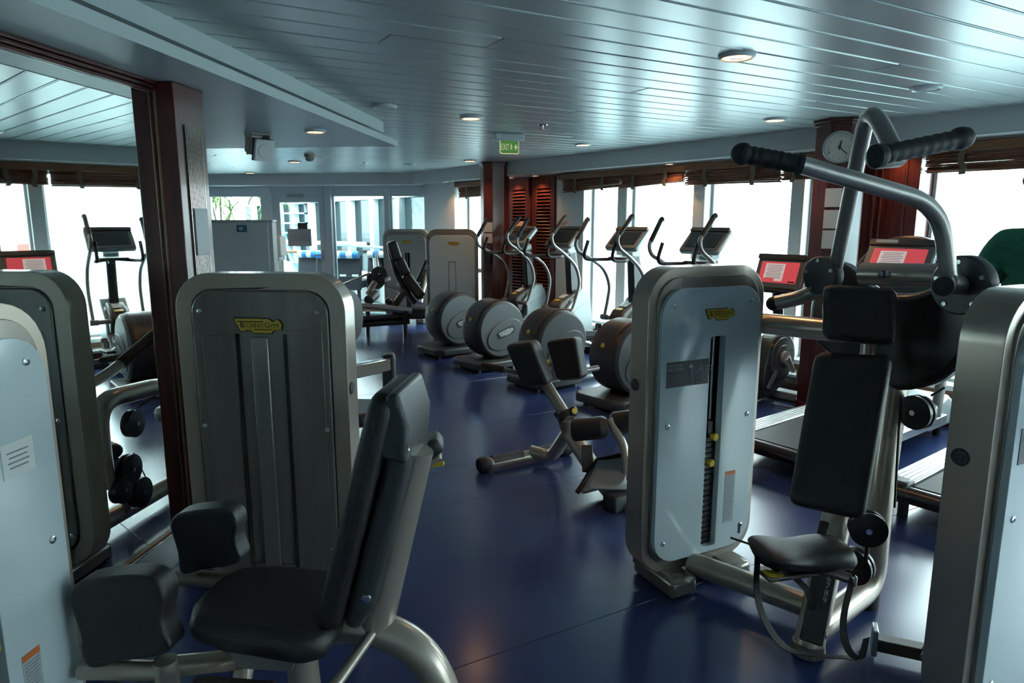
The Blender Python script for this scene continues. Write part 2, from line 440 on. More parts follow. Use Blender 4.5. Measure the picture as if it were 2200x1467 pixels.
# window wall: low panelled wall and ledge, mullions, panes
struct('wall_right', wbox(-8.2, 10.9, 6.50, 6.78, 0, 0.27), 'brown_wood')
struct('baseboard_right', wbox(-8.2, 7.41, 6.28, 6.50, 0, 0.17), 'mahogany', bevel=0.004)
struct('ledge_right', wbox(-8.2, 7.41, 6.26, 6.52, 0.17, 0.20), 'frame_white', bevel=0.006)
struct('sill_right', wbox(-8.2, 7.41, 6.44, 6.80, 0.27, 0.315), 'frame_white', bevel=0.006)
struct('lintel_right', wbox(-8.2, 10.9, 6.50, 6.80, 2.27, 2.60), 'frame_white')
mulls = [(6.28, 6.12), (5.09, 4.93), (3.88, 3.74), (1.50, 1.36), (0.30, 0.16), (-0.90, -1.04), (-2.10, -2.24), (-3.30, -3.44), (-4.50, -4.64), (-5.70, -5.84), (-6.90, -7.04)]
for i, (s1, s0) in enumerate(mulls):
    struct('trim_%d' % (i + 2), wbox(s0, s1, 6.50, 6.74, 0.30, 2.30), 'frame_white', bevel=0.012)
struct('wall_corner', wbox(9.90, 10.9, 6.35, 6.85, 0, 2.60), 'white_paint')
pan = struct('wall_panel', wbox(6.86, 7.42, 6.46, 6.70, 0, 2.60), 'frame_white')
wd = struct('wall_wood_panel', wbox(2.62, 3.42, 6.36, 6.70, 0, 2.40), 'mahogany')
for s_ in (2.72, 2.92, 2.98, 3.20):
    struct('panel_moulding', wbox(s_, s_ + 0.018, 6.345, 6.362, 0.15, 2.33), 'mahogany', wd, 0.004)
edges = [(9.90, 8.56), (6.86, 6.28), (6.12, 5.09), (4.93, 3.88), (3.74, 3.40), (2.62, 1.50), (1.36, 0.30), (0.16, -0.90), (-1.04, -2.10), (-2.24, -3.30), (-3.44, -4.50), (-4.64, -5.70), (-5.84, -6.90), (-7.04, -8.1)]
for i, (s1, s0) in enumerate(edges):
    wn = struct('window_%d' % (i + 1), wbox(s0, s1, 6.655, 6.661, 0.31, 2.28), 'pane_clear', smooth=0)
    fr = MB()
    for (x0, x1, z0, z1) in ((s0, s0 + 0.03, 0.31, 2.28), (s1 - 0.03, s1, 0.31, 2.28), (s0, s1, 0.31, 0.345), (s0, s1, 2.24, 2.28)):
        fr.join(wbox(x0, x1, 6.63, 6.69, z0, z1))
    link('window_frame', fr.mesh('window_frame', None, 30), 'frame_white', wn, 0.004)
# louvred doors, slat by slat
dr = struct('door_1', wbox(7.40, 8.58, 6.52, 6.62, 0, ZS + 0.02), 'mahogany')
slat = None
for k, (s0, s1) in enumerate(((7.43, 7.97), (8.01, 8.55))):
    lf = MB()
    for (x0, x1, z0, z1) in ((s0, s0 + 0.12, 0.02, 2.34), (s1 - 0.12, s1, 0.02, 2.34), (s0 + 0.12, s1 - 0.12, 0.02, 0.26), (s0 + 0.12, s1 - 0.12, 2.17, 2.34)):
        lf.join(wbox(x0, x1, 6.455, 6.52, z0, z1))
    leaf = link('door_leaf', lf.mesh('door_leaf', None, 30), 'mahogany', dr, 0.006)
    for i in range(40):
        z = 0.29 + i * 0.0475
        if slat is None:
            slat = MB().box((0, 0, 0), (0.058, 0.315, 0.012), (ND * 0.72 + UP * 0.70), SD).mesh('slat')
            slat.materials.append(MATS['mahogany_red'])
        o = link('slat', slat, None, leaf); o.location = W((s0 + s1) / 2, 6.478, z)
    struct('edge_bead', wbox(s0 + 0.008, s0 + 0.022, 6.44, 6.456, 0.05, 2.33), 'mahogany', dr, 0.003)
# columns
def column(name, c, rad, az, h, ch=0.34):
    r = rad; k = r * ch
    prof = [(r, -k), (r, k), (k, r), (-k, r), (-r, k), (-r, -k), (-k, -r), (k, -r)]
    ex, ey = azv(az), azv(az - R(90))
    o = struct(name, MB().plate(prof, h, c, ex, ey), 'mahogany', bevel=0.004)
    for (z0, hh, g) in ((h - 0.055, 0.03, 1.07), (h - 0.028, 0.028, 1.14), (0, 0.09, 1.06)):
        link('moulding', MB().plate([(x * g, y * g) for x, y in prof], hh, Vector(c) + UP * z0, ex, ey).mesh('moulding', None, 30), 'mahogany', o, 0.006)
    return o
COL1 = Vector((-0.255, 10.32, 0)); COL2 = W(3.10, 5.93)
column('column_1', COL1, 0.195, SA + R(20), ZC, 0.45)
column('column_2', COL2, 0.195, SA + R(20), ZC, 0.45)
# far wall: white frames, panes, glazed door
struct('wall_far', mbox(12.70, 12.85, -5.8, 0.1, 2.20, 2.60), 'frame_white')
for i, (b0, b1, a0) in enumerate(((-5.8, -5.22, 12.68), (-4.13, -3.93, 12.66), (-2.88, -2.75, 12.66), (-1.73, -1.63, 12.68))):
    struct('trim_%d' % (20 + i), mbox(a0, 12.90, b0, b1, 0, 2.36), 'frame_white', bevel=0.01)
struct('sill_far', mbox(12.66, 12.95, -5.8, -0.4, 0, 0.10), 'brown_wood')
for i, (b0, b1) in enumerate(((-5.22, -4.13), (-2.75, -1.73), (-1.63, -0.55))):
    wn = struct('window_%d' % (30 + i), mbox(12.775, 12.781, b0, b1, 0.1, 2.21), 'pane_clear', smooth=0)
    fr = MB()
    for (x0, x1, z0, z1) in ((b0, b0 + 0.03, 0.1, 2.21), (b1 - 0.03, b1, 0.1, 2.21), (b0, b1, 2.17, 2.21), (b0, b1, 0.1, 0.14)):
        fr.join(mbox(12.755, 12.80, x0, x1, z0, z1))
    link('window_frame', fr.mesh('window_frame', None, 30), 'frame_white', wn, 0.004)
d2 = struct('door_2', mbox(12.775, 12.781, -3.82, -3.04, 0.12, 2.07), 'pane_clear', smooth=0)
fr = MB()
for (x0, x1, z0, z1) in ((-3.93, -3.79, 0, 2.17), (-3.02, -2.88, 0, 2.17), (-3.93, -2.88, 2.06, 2.22), (-3.93, -2.88, 0, 0.14)):
    fr.join(mbox(12.74, 12.80, x0, x1, z0, z1))
link('door_frame', fr.mesh('door_frame', None, 30), 'frame_white', d2, 0.004)
link('door_closer', mbox(12.68, 12.74, -3.62, -3.30, 2.16, 2.22).mesh('door_closer'), 'steel', d2, 0.006)
link('lock_plate', mbox(12.732, 12.742, -3.00, -2.955, 0.95, 1.16).mesh('lock_plate'), 'steel', d2, 0.003)
link('door_handle', MB().tube([M(12.735, -2.978, 1.08), M(12.68, -2.978, 1.08), M(12.68, -3.13, 1.065)], 0.010, 8).mesh('door_handle'), 'steel', d2)
# ------------------------------------------------------------------ outside the glass
struct('sea', MB().add([(-900, -300, -22), (900, -300, -22), (900, 1500, -22), (-900, 1500, -22)], [(0, 1, 2, 3)]), 'sea_water', smooth=0)
struct('deck_outside', MB().box(M(17.4, -4.5, -0.07), (16, 9.0, 0.12), MN, MD), 'deck_teal')
ws = struct('window_screen', wbox(10.95, 22, 6.55, 6.75, 0.0, 0.62), 'frame_white')
for k in range(10):
    s0 = 11.0 + k * 1.15
    link('screen_post', wbox(s0, s0 + 0.17, 6.5, 6.8, 0, 2.32).mesh('screen_post', None, 30), 'frame_white', ws, 0.01)
    link('screen_pane', wbox(s0 + 0.17, s0 + 1.15, 6.64, 6.65, 0.62, 2.16).mesh('screen_pane', None, 0), 'pane_cyan', ws)
link('screen_header', wbox(10.95, 22, 6.52, 6.78, 2.16, 2.34).mesh('screen_header', None, 30), 'frame_white', ws, 0.01)
link('screen_rail', MB().tube([W(11, 6.42, 1.18), W(22, 6.42, 1.18)], 0.03, 8).mesh('screen_rail'), 'rail_blue', ws)
# ship's side stair seen through the door, leaning away
t = Thing('ship_stair', 'pale blue ship stair with white stringers seen through the glazed door', 'stair', M(17.5, -5.0, 0))
p0, p1 = M(17.4, -4.55, 0.0), M(17.4, -5.55, 3.4)
q0, q1 = M(17.4, -5.45, 0.0), M(17.4, -6.45, 3.4)
t.add('stringer', MB().tube([p0, p1], 0.06, 6), 'rail_blue'); t.add('stringer', MB().tube([q0, q1], 0.06, 6), 'rail_blue')
t.add('handrail', MB().tube([p0 + UP * 0.9 + MN * 0.1, p1 + UP * 0.9 + MN * 0.1], 0.09, 6), 'frame_white')
for k in range(13):
    f = (k + 0.6) / 13.5
    t.add('tread', MB().box((p0 * (1 - f) + p1 * f + q0 * (1 - f) + q1 * f) / 2, (0.92, 0.24, 0.04), MN, MD), 'rail_blue')
# deck rails
t = Thing('deck_rail', 'wooden topped deck rail on white tubes outside the glass', 'rail', M(15.2, -3.0, 0))
t.add('top_rail', MB().tube([M(15.2, -5.6, 1.02), M(15.2, -1.9, 1.02), M(15.0, -0.9, 1.02)], 0.035, 8), 'brown_wood')
t.add('tube_rail', MB().tube([M(15.0, -5.6, 1.26), M(14.6, -1.6, 1.2)], 0.045, 8), 'frame_white')
for k in range(5): t.add('post', MB().cyl(M(15.2, -5.4 + k * 0.95, 0), M(15.2, -5.4 + k * 0.95, 1.02), 0.022, n=8), 'frame_white')
# wicker loungers with striped towels, backs to the gym
def lounger(loc, wd, label):
    t = Thing('deck_lounger', label, 'lounger', M(loc[0], loc[1], 0), MA, 'wicker loungers on the outside deck')
    mb = MB().box((0.10, 0, 0.74), (0.09, wd, 0.56), (1, 0, -0.16), (0, 1, 0)); t.add('backrest', mb, 'wicker_dark', bevel=0.03)
    t.add('seat', MB().box((0.55, 0, 0.40), (0.86, wd, 0.16)), 'wicker_dark', bevel=0.03)
    t.add('shelf', MB().box((0.02, 0, 0.44), (0.10, wd, 0.30)), 'wicker_dark', bevel=0.02)
    for x in (0.05, 0.9):
        for y in (-wd / 2 + 0.06, wd / 2 - 0.06): t.add('leg', MB().box((x, y, 0.16), (0.06, 0.06, 0.32)), 'wicker_dark')
    n = max(4, int(wd / 0.13)); tw = t.add('towel', MB().tube([(0.05, -wd / 2 + 0.03, 1.02), (0.05, wd / 2 - 0.03, 1.02)], 0.075, 12, up=(1, 0, 0)), 'towel_white')
    for k in range(0, n, 2):
        y0 = -wd / 2 + 0.03 + (wd - 0.06) * k / n; y1 = y0 + (wd - 0.06) / n
        t.add('towel_stripe', MB().cyl((0.05, y0, 1.02), (0.05, y1, 1.02), 0.0765, n=14), 'towel_blue', tw)
        t.add('seat_stripe', MB().box((-0.045, (y0 + y1) / 2, 0.60), (0.02, (y1 - y0), 0.045)), 'towel_white', tw)
lounger((14.05, -3.86), 0.46, 'dark wicker lounger with striped towel behind the white dispenser box')
lounger((13.8, -3.10), 0.98, 'dark wicker lounger with striped towel framed by the glazed door')
lounger((14.1, -2.05), 1.05, 'wide dark wicker lounger with striped towel between the two white posts')
lounger((15.3, -1.25), 1.00, 'farthest dark wicker lounger, behind the rail and the reclined machine')
# potted dracaenas
leafm = MB()
pts = [(0, 0, 0), (0.12, 0, 0.045), (0.26, 0, 0.055), (0.38, 0, 0.02), (0.47, 0, -0.05)]; wds = [0.012, 0.036, 0.040, 0.026, 0.004]
vs = []; fs = []
for p, w_ in zip(pts, wds): vs += [(p[0], -w_ / 2, p[2] + 0.004), (p[0], 0, p[2] - 0.004), (p[0], w_ / 2, p[2] + 0.004)]
for i in range(4): fs += [(i * 3, i * 3 + 3, i * 3 + 4, i * 3 + 1), (i * 3 + 1, i * 3 + 4, i * 3 + 5, i * 3 + 2)]
leaf_me = MB().add(vs, fs).mesh('leaf'); leaf_me.materials.append(MATS['leaf_green'])
def plant(loc, heads, label):
    base = M(loc[0], loc[1], 0)
    t = Thing('potted_dracaena', label, 'plant', base, group='dracaenas outside the far window')
    t.add('pot', MB().lathe([(0.15, 0), (0.20, 0.36), (0.21, 0.40), (0.18, 0.40)], base, n=20), 'plastic_lightgrey')
    for (db, z, n) in heads:
        tip = base + MN * db + UP * z + MD * random.uniform(-0.12, 0.12)
        st = t.add('stem', MB().tube(spline([base + UP * 0.38, base + UP * (z * 0.62) + MN * db * 0.25, tip], 5), [0.024] * 5 + [0.02] * 6, 8), 'bark')
        for k in range(n):
            o = link('leaf', leaf_me, None, st); o.location = tip - base + UP * random.uniform(-0.10, 0.05)
            o.rotation_euler = (random.uniform(-0.4, 0.4), random.uniform(-0.95, 1.15), k * 2.399 + random.uniform(-0.3, 0.3))
            sc_ = random.uniform(0.8, 1.15); o.scale = (sc_, sc_, sc_)
plant((13.7, -5.55), [(-0.10, 2.12, 24), (0.10, 2.30, 24), (0.22, 1.95, 18)], 'leafy green dracaena outside the far window, nearest the slotted pillar')
plant((14.35, -4.75), [(-0.18, 2.30, 22), (0.0, 2.05, 26), (0.22, 2.25, 22)], 'leafy green dracaena outside the far window, nearest the glazed door')
# harbour: hazy crane and pier seen in the mirror
d = azv(R(46.3)); e = azv(R(136.3)); c = d * 150; sea = -22
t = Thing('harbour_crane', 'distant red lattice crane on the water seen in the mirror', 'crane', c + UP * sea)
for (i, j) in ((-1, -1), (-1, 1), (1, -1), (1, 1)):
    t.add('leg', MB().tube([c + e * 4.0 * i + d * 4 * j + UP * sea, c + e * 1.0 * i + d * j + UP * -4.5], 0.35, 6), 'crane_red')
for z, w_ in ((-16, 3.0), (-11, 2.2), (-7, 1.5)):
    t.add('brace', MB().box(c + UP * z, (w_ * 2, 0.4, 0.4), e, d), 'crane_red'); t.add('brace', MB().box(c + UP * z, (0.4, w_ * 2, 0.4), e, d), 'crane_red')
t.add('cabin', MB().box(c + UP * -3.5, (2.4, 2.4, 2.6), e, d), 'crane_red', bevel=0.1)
d = azv(R(43.8)); e = azv(R(133.8)); c = d * 100
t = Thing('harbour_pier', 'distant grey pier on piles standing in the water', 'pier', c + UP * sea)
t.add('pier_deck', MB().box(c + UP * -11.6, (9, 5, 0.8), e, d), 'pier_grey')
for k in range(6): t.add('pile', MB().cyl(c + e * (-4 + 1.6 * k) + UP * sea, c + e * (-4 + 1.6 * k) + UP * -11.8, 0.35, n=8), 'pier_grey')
# ------------------------------------------------------------------ maker's badge and weight towers
BADGE = [(497,143),(912,143),(955,178),(985,178),(1000,160),(1030,155),(1070,205),(1060,268),(965,275),(940,312),(725,312),(690,275),(625,275),(610,290),(560,288),(540,260),(530,225),(500,180)]
def bpt(p): return ((p[0] - 785) / 573.0, (228 - p[1]) / 573.0)
def fit_text(t, x0, x1, y0, y1):
    mb = text_mb(t); xs = [v.x for v in mb.v]; zs = [v.z for v in mb.v]
    a, b = bpt((x0, y0)), bpt((x1, y1)); ax, bx = min(xs), max(xs); az_, bz = min(zs), max(zs)
    return MB().add([Vector((a[0] + (v.x - ax) / (bx - ax) * (b[0] - a[0]), 0, b[1] + (v.z - az_) / (bz - az_) * (a[1] - b[1]))) for v in mb.v], mb.f)
_badge = {}
def badge_meshes():
    if not _badge:
        out = [bpt(p) for p in BADGE]
        _badge['rim'] = MB().plate([(x * 1.05, y * 1.13) for x, y in out], 0.020, (0, 0, 0))
        _badge['face'] = MB().plate(out, 0.030, (0, 0, 0))
        L = MB()
        for (t, x0, x1, y0, y1) in (('E', 588, 628, 196, 246), ('C', 636, 683, 196, 246), ('H', 690, 736, 196, 246), ('N', 744, 790, 196, 246), ('O', 797, 848, 196, 246), ('G', 860, 922, 184, 246), ('Y', 928, 968, 198, 268), ('M', 974, 1028, 196, 246)):
            L.join(fit_text(t, x0, x1, y0, y1))
        for (x0, x1, y0, y1) in ((527, 850, 171, 182), (566, 580, 171, 250), (730, 938, 264, 274)):
            a, b = bpt((x0, y0)), bpt((x1, y1))
            L.add([(a[0], 0, b[1]), (b[0], 0, b[1]), (b[0], 0, a[1]), (a[0], 0, a[1])], [(0, 1, 2, 3)])
        _badge['text'] = L.xf(Matrix.Translation((0, -0.033, 0)))
    return _badge
def logo(parent, mtx, w, face='badge_yellow', off=None, rim='ink'):
    b = badge_meshes(); m = mtx @ Matrix.Scale(w, 4)
    for (nm, k, mt) in (('badge_rim', 'rim', rim), ('badge', 'face', face), ('lettering', 'text', 'ink')):
        mb = MB().add(b[k].v, b[k].f).xf(m)
        link(nm, mb.mesh(nm, off, 0), mt, parent)
def front_m(x, y, z): return Matrix.Translation((x, y, z))
def back_m(x, y, z): return Matrix.Translation((x, y, z)) @ Matrix.Rotation(math.pi, 4, 'Z')
plate_me = None
def tower(T, pos, az, Wd=0.74, Ht=1.50, D=0.13, slot=True, plates=True, band=None, sticker=False, back=True, frame_mat='champagne', panel='acrylic_white', logo_back=True, slot_x=0.03, stack=0.66):
    z0 = 0.075; Hf = Ht - z0; zc = z0 + Hf / 2; y = -D / 2
    fr = link('tower_frame', MB().plate(rr(Wd, Hf, 0.16, 8, 0, zc), D, (0, D / 2, 0), holes=[rr(Wd - 0.14, Hf - 0.14, 0.10, 8, 0, zc)]).mesh('tower_frame'), frame_mat, T.root, 0.045, 5)
    fr.location = Vector(pos) - T.loc; fr.rotation_euler = (0, 0, R(90) - az)
    L = lambda nm, mb, mt, bev=0, seg=2, sm=40: link(nm, mb.mesh(nm, None, sm), mt, fr, bev, seg)
    hole = [rr(0.088, 1.02, 0.012, 2, slot_x, 0.68)] if slot else []
    L('inner_ring', MB().plate(rr(Wd - 0.085, Hf - 0.085, 0.12, 8, 0, zc), 0.030, (0, y + 0.020, 0), holes=[rr(Wd - 0.20, Hf - 0.20, 0.09, 8, 0, zc)]), 'champagne_dark', 0.012, 3)
    L('front_panel', MB().plate(rr(Wd - 0.10, Hf - 0.16, 0.12, 8, 0, zc - 0.012), 0.040, (0, y + 0.006, 0), holes=hole), panel, 0.012, 4)
    y -= 0.026
    if not slot:
        o_ = rr(0.11, 0.98, 0.012, 2, 0.0, 0.62); i_ = rr(0.095, 0.965, 0.008, 2, 0.0, 0.62)
        L('channel_bead', MB().plate(o_, 0.008, (0, y - 0.008, 0), holes=[i_]), 'plastic_grey', 0.002)
    if back:
        L('back_ring', MB().plate(rr(Wd - 0.085, Hf - 0.085, 0.12, 8, 0, zc), 0.016, (0, D / 2 - 0.026, 0), (-1, 0, 0), holes=[rr(Wd - 0.18, Hf - 0.18, 0.09, 8, 0, zc)]), 'champagne_dark', 0.006)
        L('back_panel', MB().plate(rr(Wd - 0.15, Hf - 0.15, 0.10, 8, 0, zc), 0.022, (0, D / 2 - 0.014, 0), (-1, 0, 0)), 'acrylic_smoke', 0.006, 3)
        for (cx, w_, h_, d_) in ((0.0, 0.078, 1.10, 0.014), (0.115, 0.012, 1.12, 0.006), (-0.10, 0.012, 1.12, 0.006), (0.20, 0.16, 1.16, 0.003), (-0.19, 0.15, 1.10, 0.003)):
            L('back_rib', MB().plate(rr(w_, h_, 0.01, 2, cx, 0.66), d_, (0, D / 2 + 0.008, 0), (-1, 0, 0)), 'acrylic_smoke', 0.006, 2)
        if logo_back: logo(fr, back_m(0, D / 2 + 0.009, Ht - 0.225), 0.21)
    logo(fr, front_m(slot_x, y - 0.009, Ht - 0.215), 0.165)
    for sy, nm in ((-1, 'screw'), (1, 'screw')):
        if sy == 1 and not back: continue
        for (sx, z) in ((-1, Ht - 0.165), (1, Ht - 0.165), (-1, 0.80), (1, 0.80), (-1, 0.24), (1, 0.24)):
            x = sx * (Wd / 2 - 0.115 if z > 1 else Wd / 2 - 0.10); p = Vector((x, (y - 0.006) if sy < 0 else D / 2 + 0.007, z))
            L(nm, MB().lathe([(0.0115, 0), (0.0115, 0.005), (0.006, 0.007), (0.004, 0.004)], p, (0, sy, 0), 12), 'steel')
    L('frame_cap', MB().lathe([(0.028, 0), (0.026, 0.004), (0.0, 0.005)], (-Wd / 2 - 0.001, 0.02, 0.98), (-1, 0, 0), 20), 'plastic_dark')
    for sx in (-1, 1):
        L('foot', MB().box((sx * (Wd / 2 - 0.17), -0.03, 0.045), (0.15, 0.30, 0.088)), 'champagne_dark', 0.02, 2)
    if slot:
        L('slot_channel', MB().box((slot_x, y + 0.105, 0.68), (0.12, 0.006, 1.06)).box((slot_x - 0.058, y + 0.055, 0.68), (0.006, 0.08, 1.06)).box((slot_x + 0.058, y + 0.055, 0.68), (0.006, 0.08, 1.06)), 'ink')
        for sx in (-0.022, 0.024):
            L('guide_rod', MB().cyl((slot_x + sx, y + 0.05, 0.18), (slot_x + sx, y + 0.05, 1.18), 0.008, n=10), 'steel')
        if plates:
            global plate_me
            if plate_me is None:
                plate_me = MB().box((0, 0, 0), (0.080, 0.05, 0.0235)).mesh('weight_plate'); plate_me.materials.append(MATS['plastic_black'])
            n = int((stack - 0.18) / 0.0265)
            for k in range(n):
                o = link('weight_plate', plate_me, None, fr, 0.002, 1); o.location = (slot_x, y + 0.045, 0.19 + k * 0.0265)
                if k < n - 2:
                    L('plate_number', text_mb(str(5 * (n - k)), 0.016).xf(Matrix.Translation((slot_x - 0.022, y + 0.0192, 0.19 + k * 0.0265))), 'ink_white', sm=0)
            zt = 0.19 + n * 0.0265
            L('selector_bar', MB().box((slot_x + 0.006, y + 0.035, zt + 0.03), (0.035, 0.03, 0.07)), 'plastic_black', 0.004)
            for (dx, z) in ((0.004, zt - 0.005), (-0.012, zt - 0.13)):
                L('selector_knob', MB().lathe([(0.007, 0), (0.007, 0.02), (0.017, 0.024), (0.019, 0.036), (0.015, 0.042), (0.0, 0.043)], (slot_x + dx, y + 0.02, z), (0, -1, 0), 18), 'yellow')
    if band:
        zb = 1.035; x0, x1 = -Wd / 2 + 0.082, slot_x - 0.052
        L('guide_band', MB().box(((x0 + x1) / 2, y - 0.0085, zb), (x1 - x0, 0.003, 0.115)), 'label_dark')
        for j, ln in enumerate(band):
            if not ln: L('band_line', MB().box((x0 + 0.04, y - 0.0105, zb + 0.038 - j * 0.017), (0.055, 0.001, 0.008)), 'ink_grey')
            else: L('band_lettering', text_mb(ln, 0.020).xf(Matrix.Translation((x0 + 0.045, y - 0.0105, zb + 0.040 - j * 0.017))), 'label_grey', sm=0)
        for j, cx in enumerate((x0 + 0.135, x0 + 0.19, x0 + 0.228, x0 + 0.255)):
            s_ = 1.0 if j < 2 else 0.7; g = MB()
            g.plate([(cx + 0.009 * s_ * math.cos(k), zb + 0.032 * s_ + 0.009 * s_ * math.sin(k)) for k in [i * 0.7854 for i in range(8)]], 0.001, (0, y - 0.0102, 0))
            for (a, b_) in (((0, 0.022), (0, -0.012)), ((0, 0.018), (-0.016, 0.03 if j == 0 else 0.004)), ((0, 0.018), (0.016, 0.03 if j == 0 else 0.004)), ((0, -0.012), (-0.007, -0.044)), ((0, -0.012), (0.007, -0.044))):
                g.tube([(cx + a[0] * s_, y - 0.0105, zb + a[1] * s_), (cx + b_[0] * s_, y - 0.0105, zb + b_[1] * s_)], 0.0035 * s_, 4)
            if j < 2: g.tube([(cx - 0.024, y - 0.0105, zb + 0.02), (cx - 0.024, y - 0.0105, zb - 0.045), (cx + 0.004, y - 0.0105, zb - 0.045)], 0.0018, 4)
            L('pictogram', g, 'label_grey')
    if sticker:
        xs = slot_x + 0.088
        L('warning_sticker', MB().box((xs + 0.03, y - 0.0083, 0.40), (0.062, 0.002, 0.26)), 'label_grey')
        L('sticker_header', MB().box((xs + 0.03, y - 0.0095, 0.520), (0.060, 0.001, 0.018)), 'label_orange')
        for k in range(22):
            L('sticker_line', MB().box((xs + 0.03 - (0.004 if k % 3 == 2 else 0), y - 0.0095, 0.500 - k * 0.0102), (0.050 - (0.008 if k % 3 == 2 else 0), 0.001, 0.0028)), 'ink_grey')
    return fr
# ------------------------------------------------------------------ strength machines
def pad_mb(c, ex, ey, w, h, th, r=0.05, outline=None):
    # upholstered pad: outline in the plane (ex, ey) centred on c
    ex, ey = Vector(ex).normalized(), Vector(ey).normalized(); nn = ex.cross(ey).normalized()
    return MB().plate(outline or rr(w, h, r, 6), th, Vector(c) - nn * th / 2, ex, ey)
def pulley(T, c, ax, r, parent=None, th=0.045, mt='plastic_black'):
    c, ax = Vector(c), Vector(ax).normalized()
    o = T.add('pulley', MB().lathe([(r * 0.3, -th / 2 - 0.006), (r, -th / 2), (r, -th * 0.2), (r * 0.93, -th * 0.08), (r * 0.93, th * 0.08), (r, th * 0.2), (r, th / 2), (r * 0.3, th / 2 + 0.006)], c, ax, 28), mt, parent)
    T.add('pulley_bolt', MB().lathe([(0.012, -th / 2 - 0.012), (0.012, th / 2 + 0.012)], c, ax, 8), 'chrome', o)
    return o
# --- 1. hip machine in front: tower along the mirror wall, seat facing the mirror
O1 = Vector((-0.787, 2.02, 0)); F1 = -MN; L1 = Vector((-MD.x, -MD.y, 0))
def A1p(x, y, z): return O1 + F1 * x + L1 * y + UP * z
T = Thing('hip_abduction_machine', 'hip machine with dark seat and two thigh pads in front of the mirror', 'exercise machine', M(1.9, 1.2, 0))
tw = tower(T, M(1.405, 0.425), MA, Wd=0.76, Ht=1.49, sticker=True, slot_x=0.04, stack=0.62)
link('notice', MB().box((0.20, -0.1002, 1.075), (0.105, 0.001, 0.095)).mesh('notice'), 'paper', tw)
for k in range(4): link('notice_line', MB().box((0.20, -0.1012, 1.095 - k * 0.014), (0.07 - 0.01 * (k % 2), 0.001, 0.004)).mesh('notice_line'), 'ink_grey', tw)
seat_o = [(-0.27, -0.17), (-0.27, 0.17), (-0.20, 0.215), (0.05, 0.20), (0.17, 0.165), (0.205, 0.08), (0.21, 0), (0.205, -0.08), (0.17, -0.165), (0.05, -0.20), (-0.20, -0.215)]
T.add('seat', MB().plate([(p[0], -p[1]) for p in seat_o], 0.095, A1p(0, 0, 0.525), F1 - UP * -0.06, -L1), 'leather_black', bevel=0.04, seg=5)
UB = (F1 * -0.266 + UP * 0.964).normalized(); TB = (F1 * -0.964 - UP * 0.266).normalized()
b0 = A1p(-0.215, 0, 0.505)
T.add('backrest', pad_mb(b0 + UB * 0.38 + TB * 0.035, L1, UB, 0.33, 0.76, 0.075, 0.06), 'leather_black', bevel=0.03, seg=5)
sh = MB().plate([(0.02, 0.02), (0.64, 0.02), (0.73, 0.05), (0.66, 0.075), (0.56, 0.098), (0.10, 0.095), (0.02, 0.07)], 0.26, b0 + TB * 0.055 + L1 * 0.13, UB, TB)
bs = T.add('backrest_shell', sh, 'leather_grey', bevel=0.035, seg=4)
T.add('headrest_wrap', MB().plate([(0.58, -0.002), (0.765, -0.01), (0.78, 0.02), (0.69, 0.075), (0.58, 0.095)], 0.29, b0 + TB * 0.05 + L1 * 0.15, UB, TB), 'leather_grey', bevel=0.03, seg=4)
for h in (0.14, 0.62):
    T.add('bolt', MB().lathe([(0.016, 0), (0.014, 0.008), (0.007, 0.009)], b0 + UB * h + TB * 0.125 + L1 * 0.128, L1, 14), 'chrome', bs)
    T.add('bolt', MB().lathe([(0.006, 0), (0.005, 0.003)], b0 + UB * (h + 0.01) + TB * 0.085 + L1 * 0.130, L1, 8), 'ink', bs)
T.add('back_post', MB().tube([b0 + TB * 0.155 + UB * -0.05, b0 + TB * 0.135 + UB * 0.58], 0.056, 18), 'champagne')
T.add('arch_tube', MB().tube(spline([A1p(-0.05, 0, 0.42), A1p(-0.22, 0, 0.43), A1p(-0.38, 0, 0.42), A1p(-0.50, 0, 0.35), A1p(-0.57, 0, 0.21), A1p(-0.585, 0, 0.01)], 8), 0.055, 20), 'champagne')
for sg in (1, -1):
    T.add('handle_tube', MB().tube(fillet([A1p(-0.36, 0.04 * sg, 0.44), A1p(-0.30, 0.265 * sg, 0.385), A1p(-0.10, 0.27 * sg, 0.39)], 0.05), 0.0165, 12), 'champagne')
    T.add('grip', MB().tube([A1p(-0.14, 0.268 * sg, 0.39), A1p(0.09, 0.275 * sg, 0.395)], 0.024, 14), 'grip_brown', bevel=0.005)
T.add('seat_slide', MB().box(A1p(0.0, 0, 0.405), (0.36, 0.10, 0.06), F1, L1), 'champagne', bevel=0.008)
T.add('seat_bracket', MB().plate([(-0.08, 0.30), (0.10, 0.30), (0.14, 0.395), (-0.12, 0.41)], 0.014, A1p(-0.02, 0.07, 0), F1, UP), 'tube_silver', bevel=0.004)
T.add('front_beam', MB().tube([A1p(-0.06, 0, 0.33), A1p(0.14, 0.02, 0.29), A1p(0.32, 0.03, 0.265)], 0.034, 16), 'champagne')
T.add('beam_cap', MB().cyl(A1p(0.318, 0.03, 0.265), A1p(0.335, 0.03, 0.263), 0.036, n=16), 'rubber_black')
T.add('seat_column', MB().cyl(A1p(-0.12, 0, 0.02), A1p(-0.10, 0, 0.39), 0.05, n=16), 'champagne')
T.add('base_tube', MB().tube([A1p(-0.62, 0, 0.045), A1p(0.42, 0, 0.045)], 0.045, 14), 'champagne')
T.add('base_tube', MB().tube([A1p(0.30, 0, 0.05), A1p(0.33, 0.45, 0.05), M(1.62, 0.42, 0.07)], 0.042, 14), 'champagne')
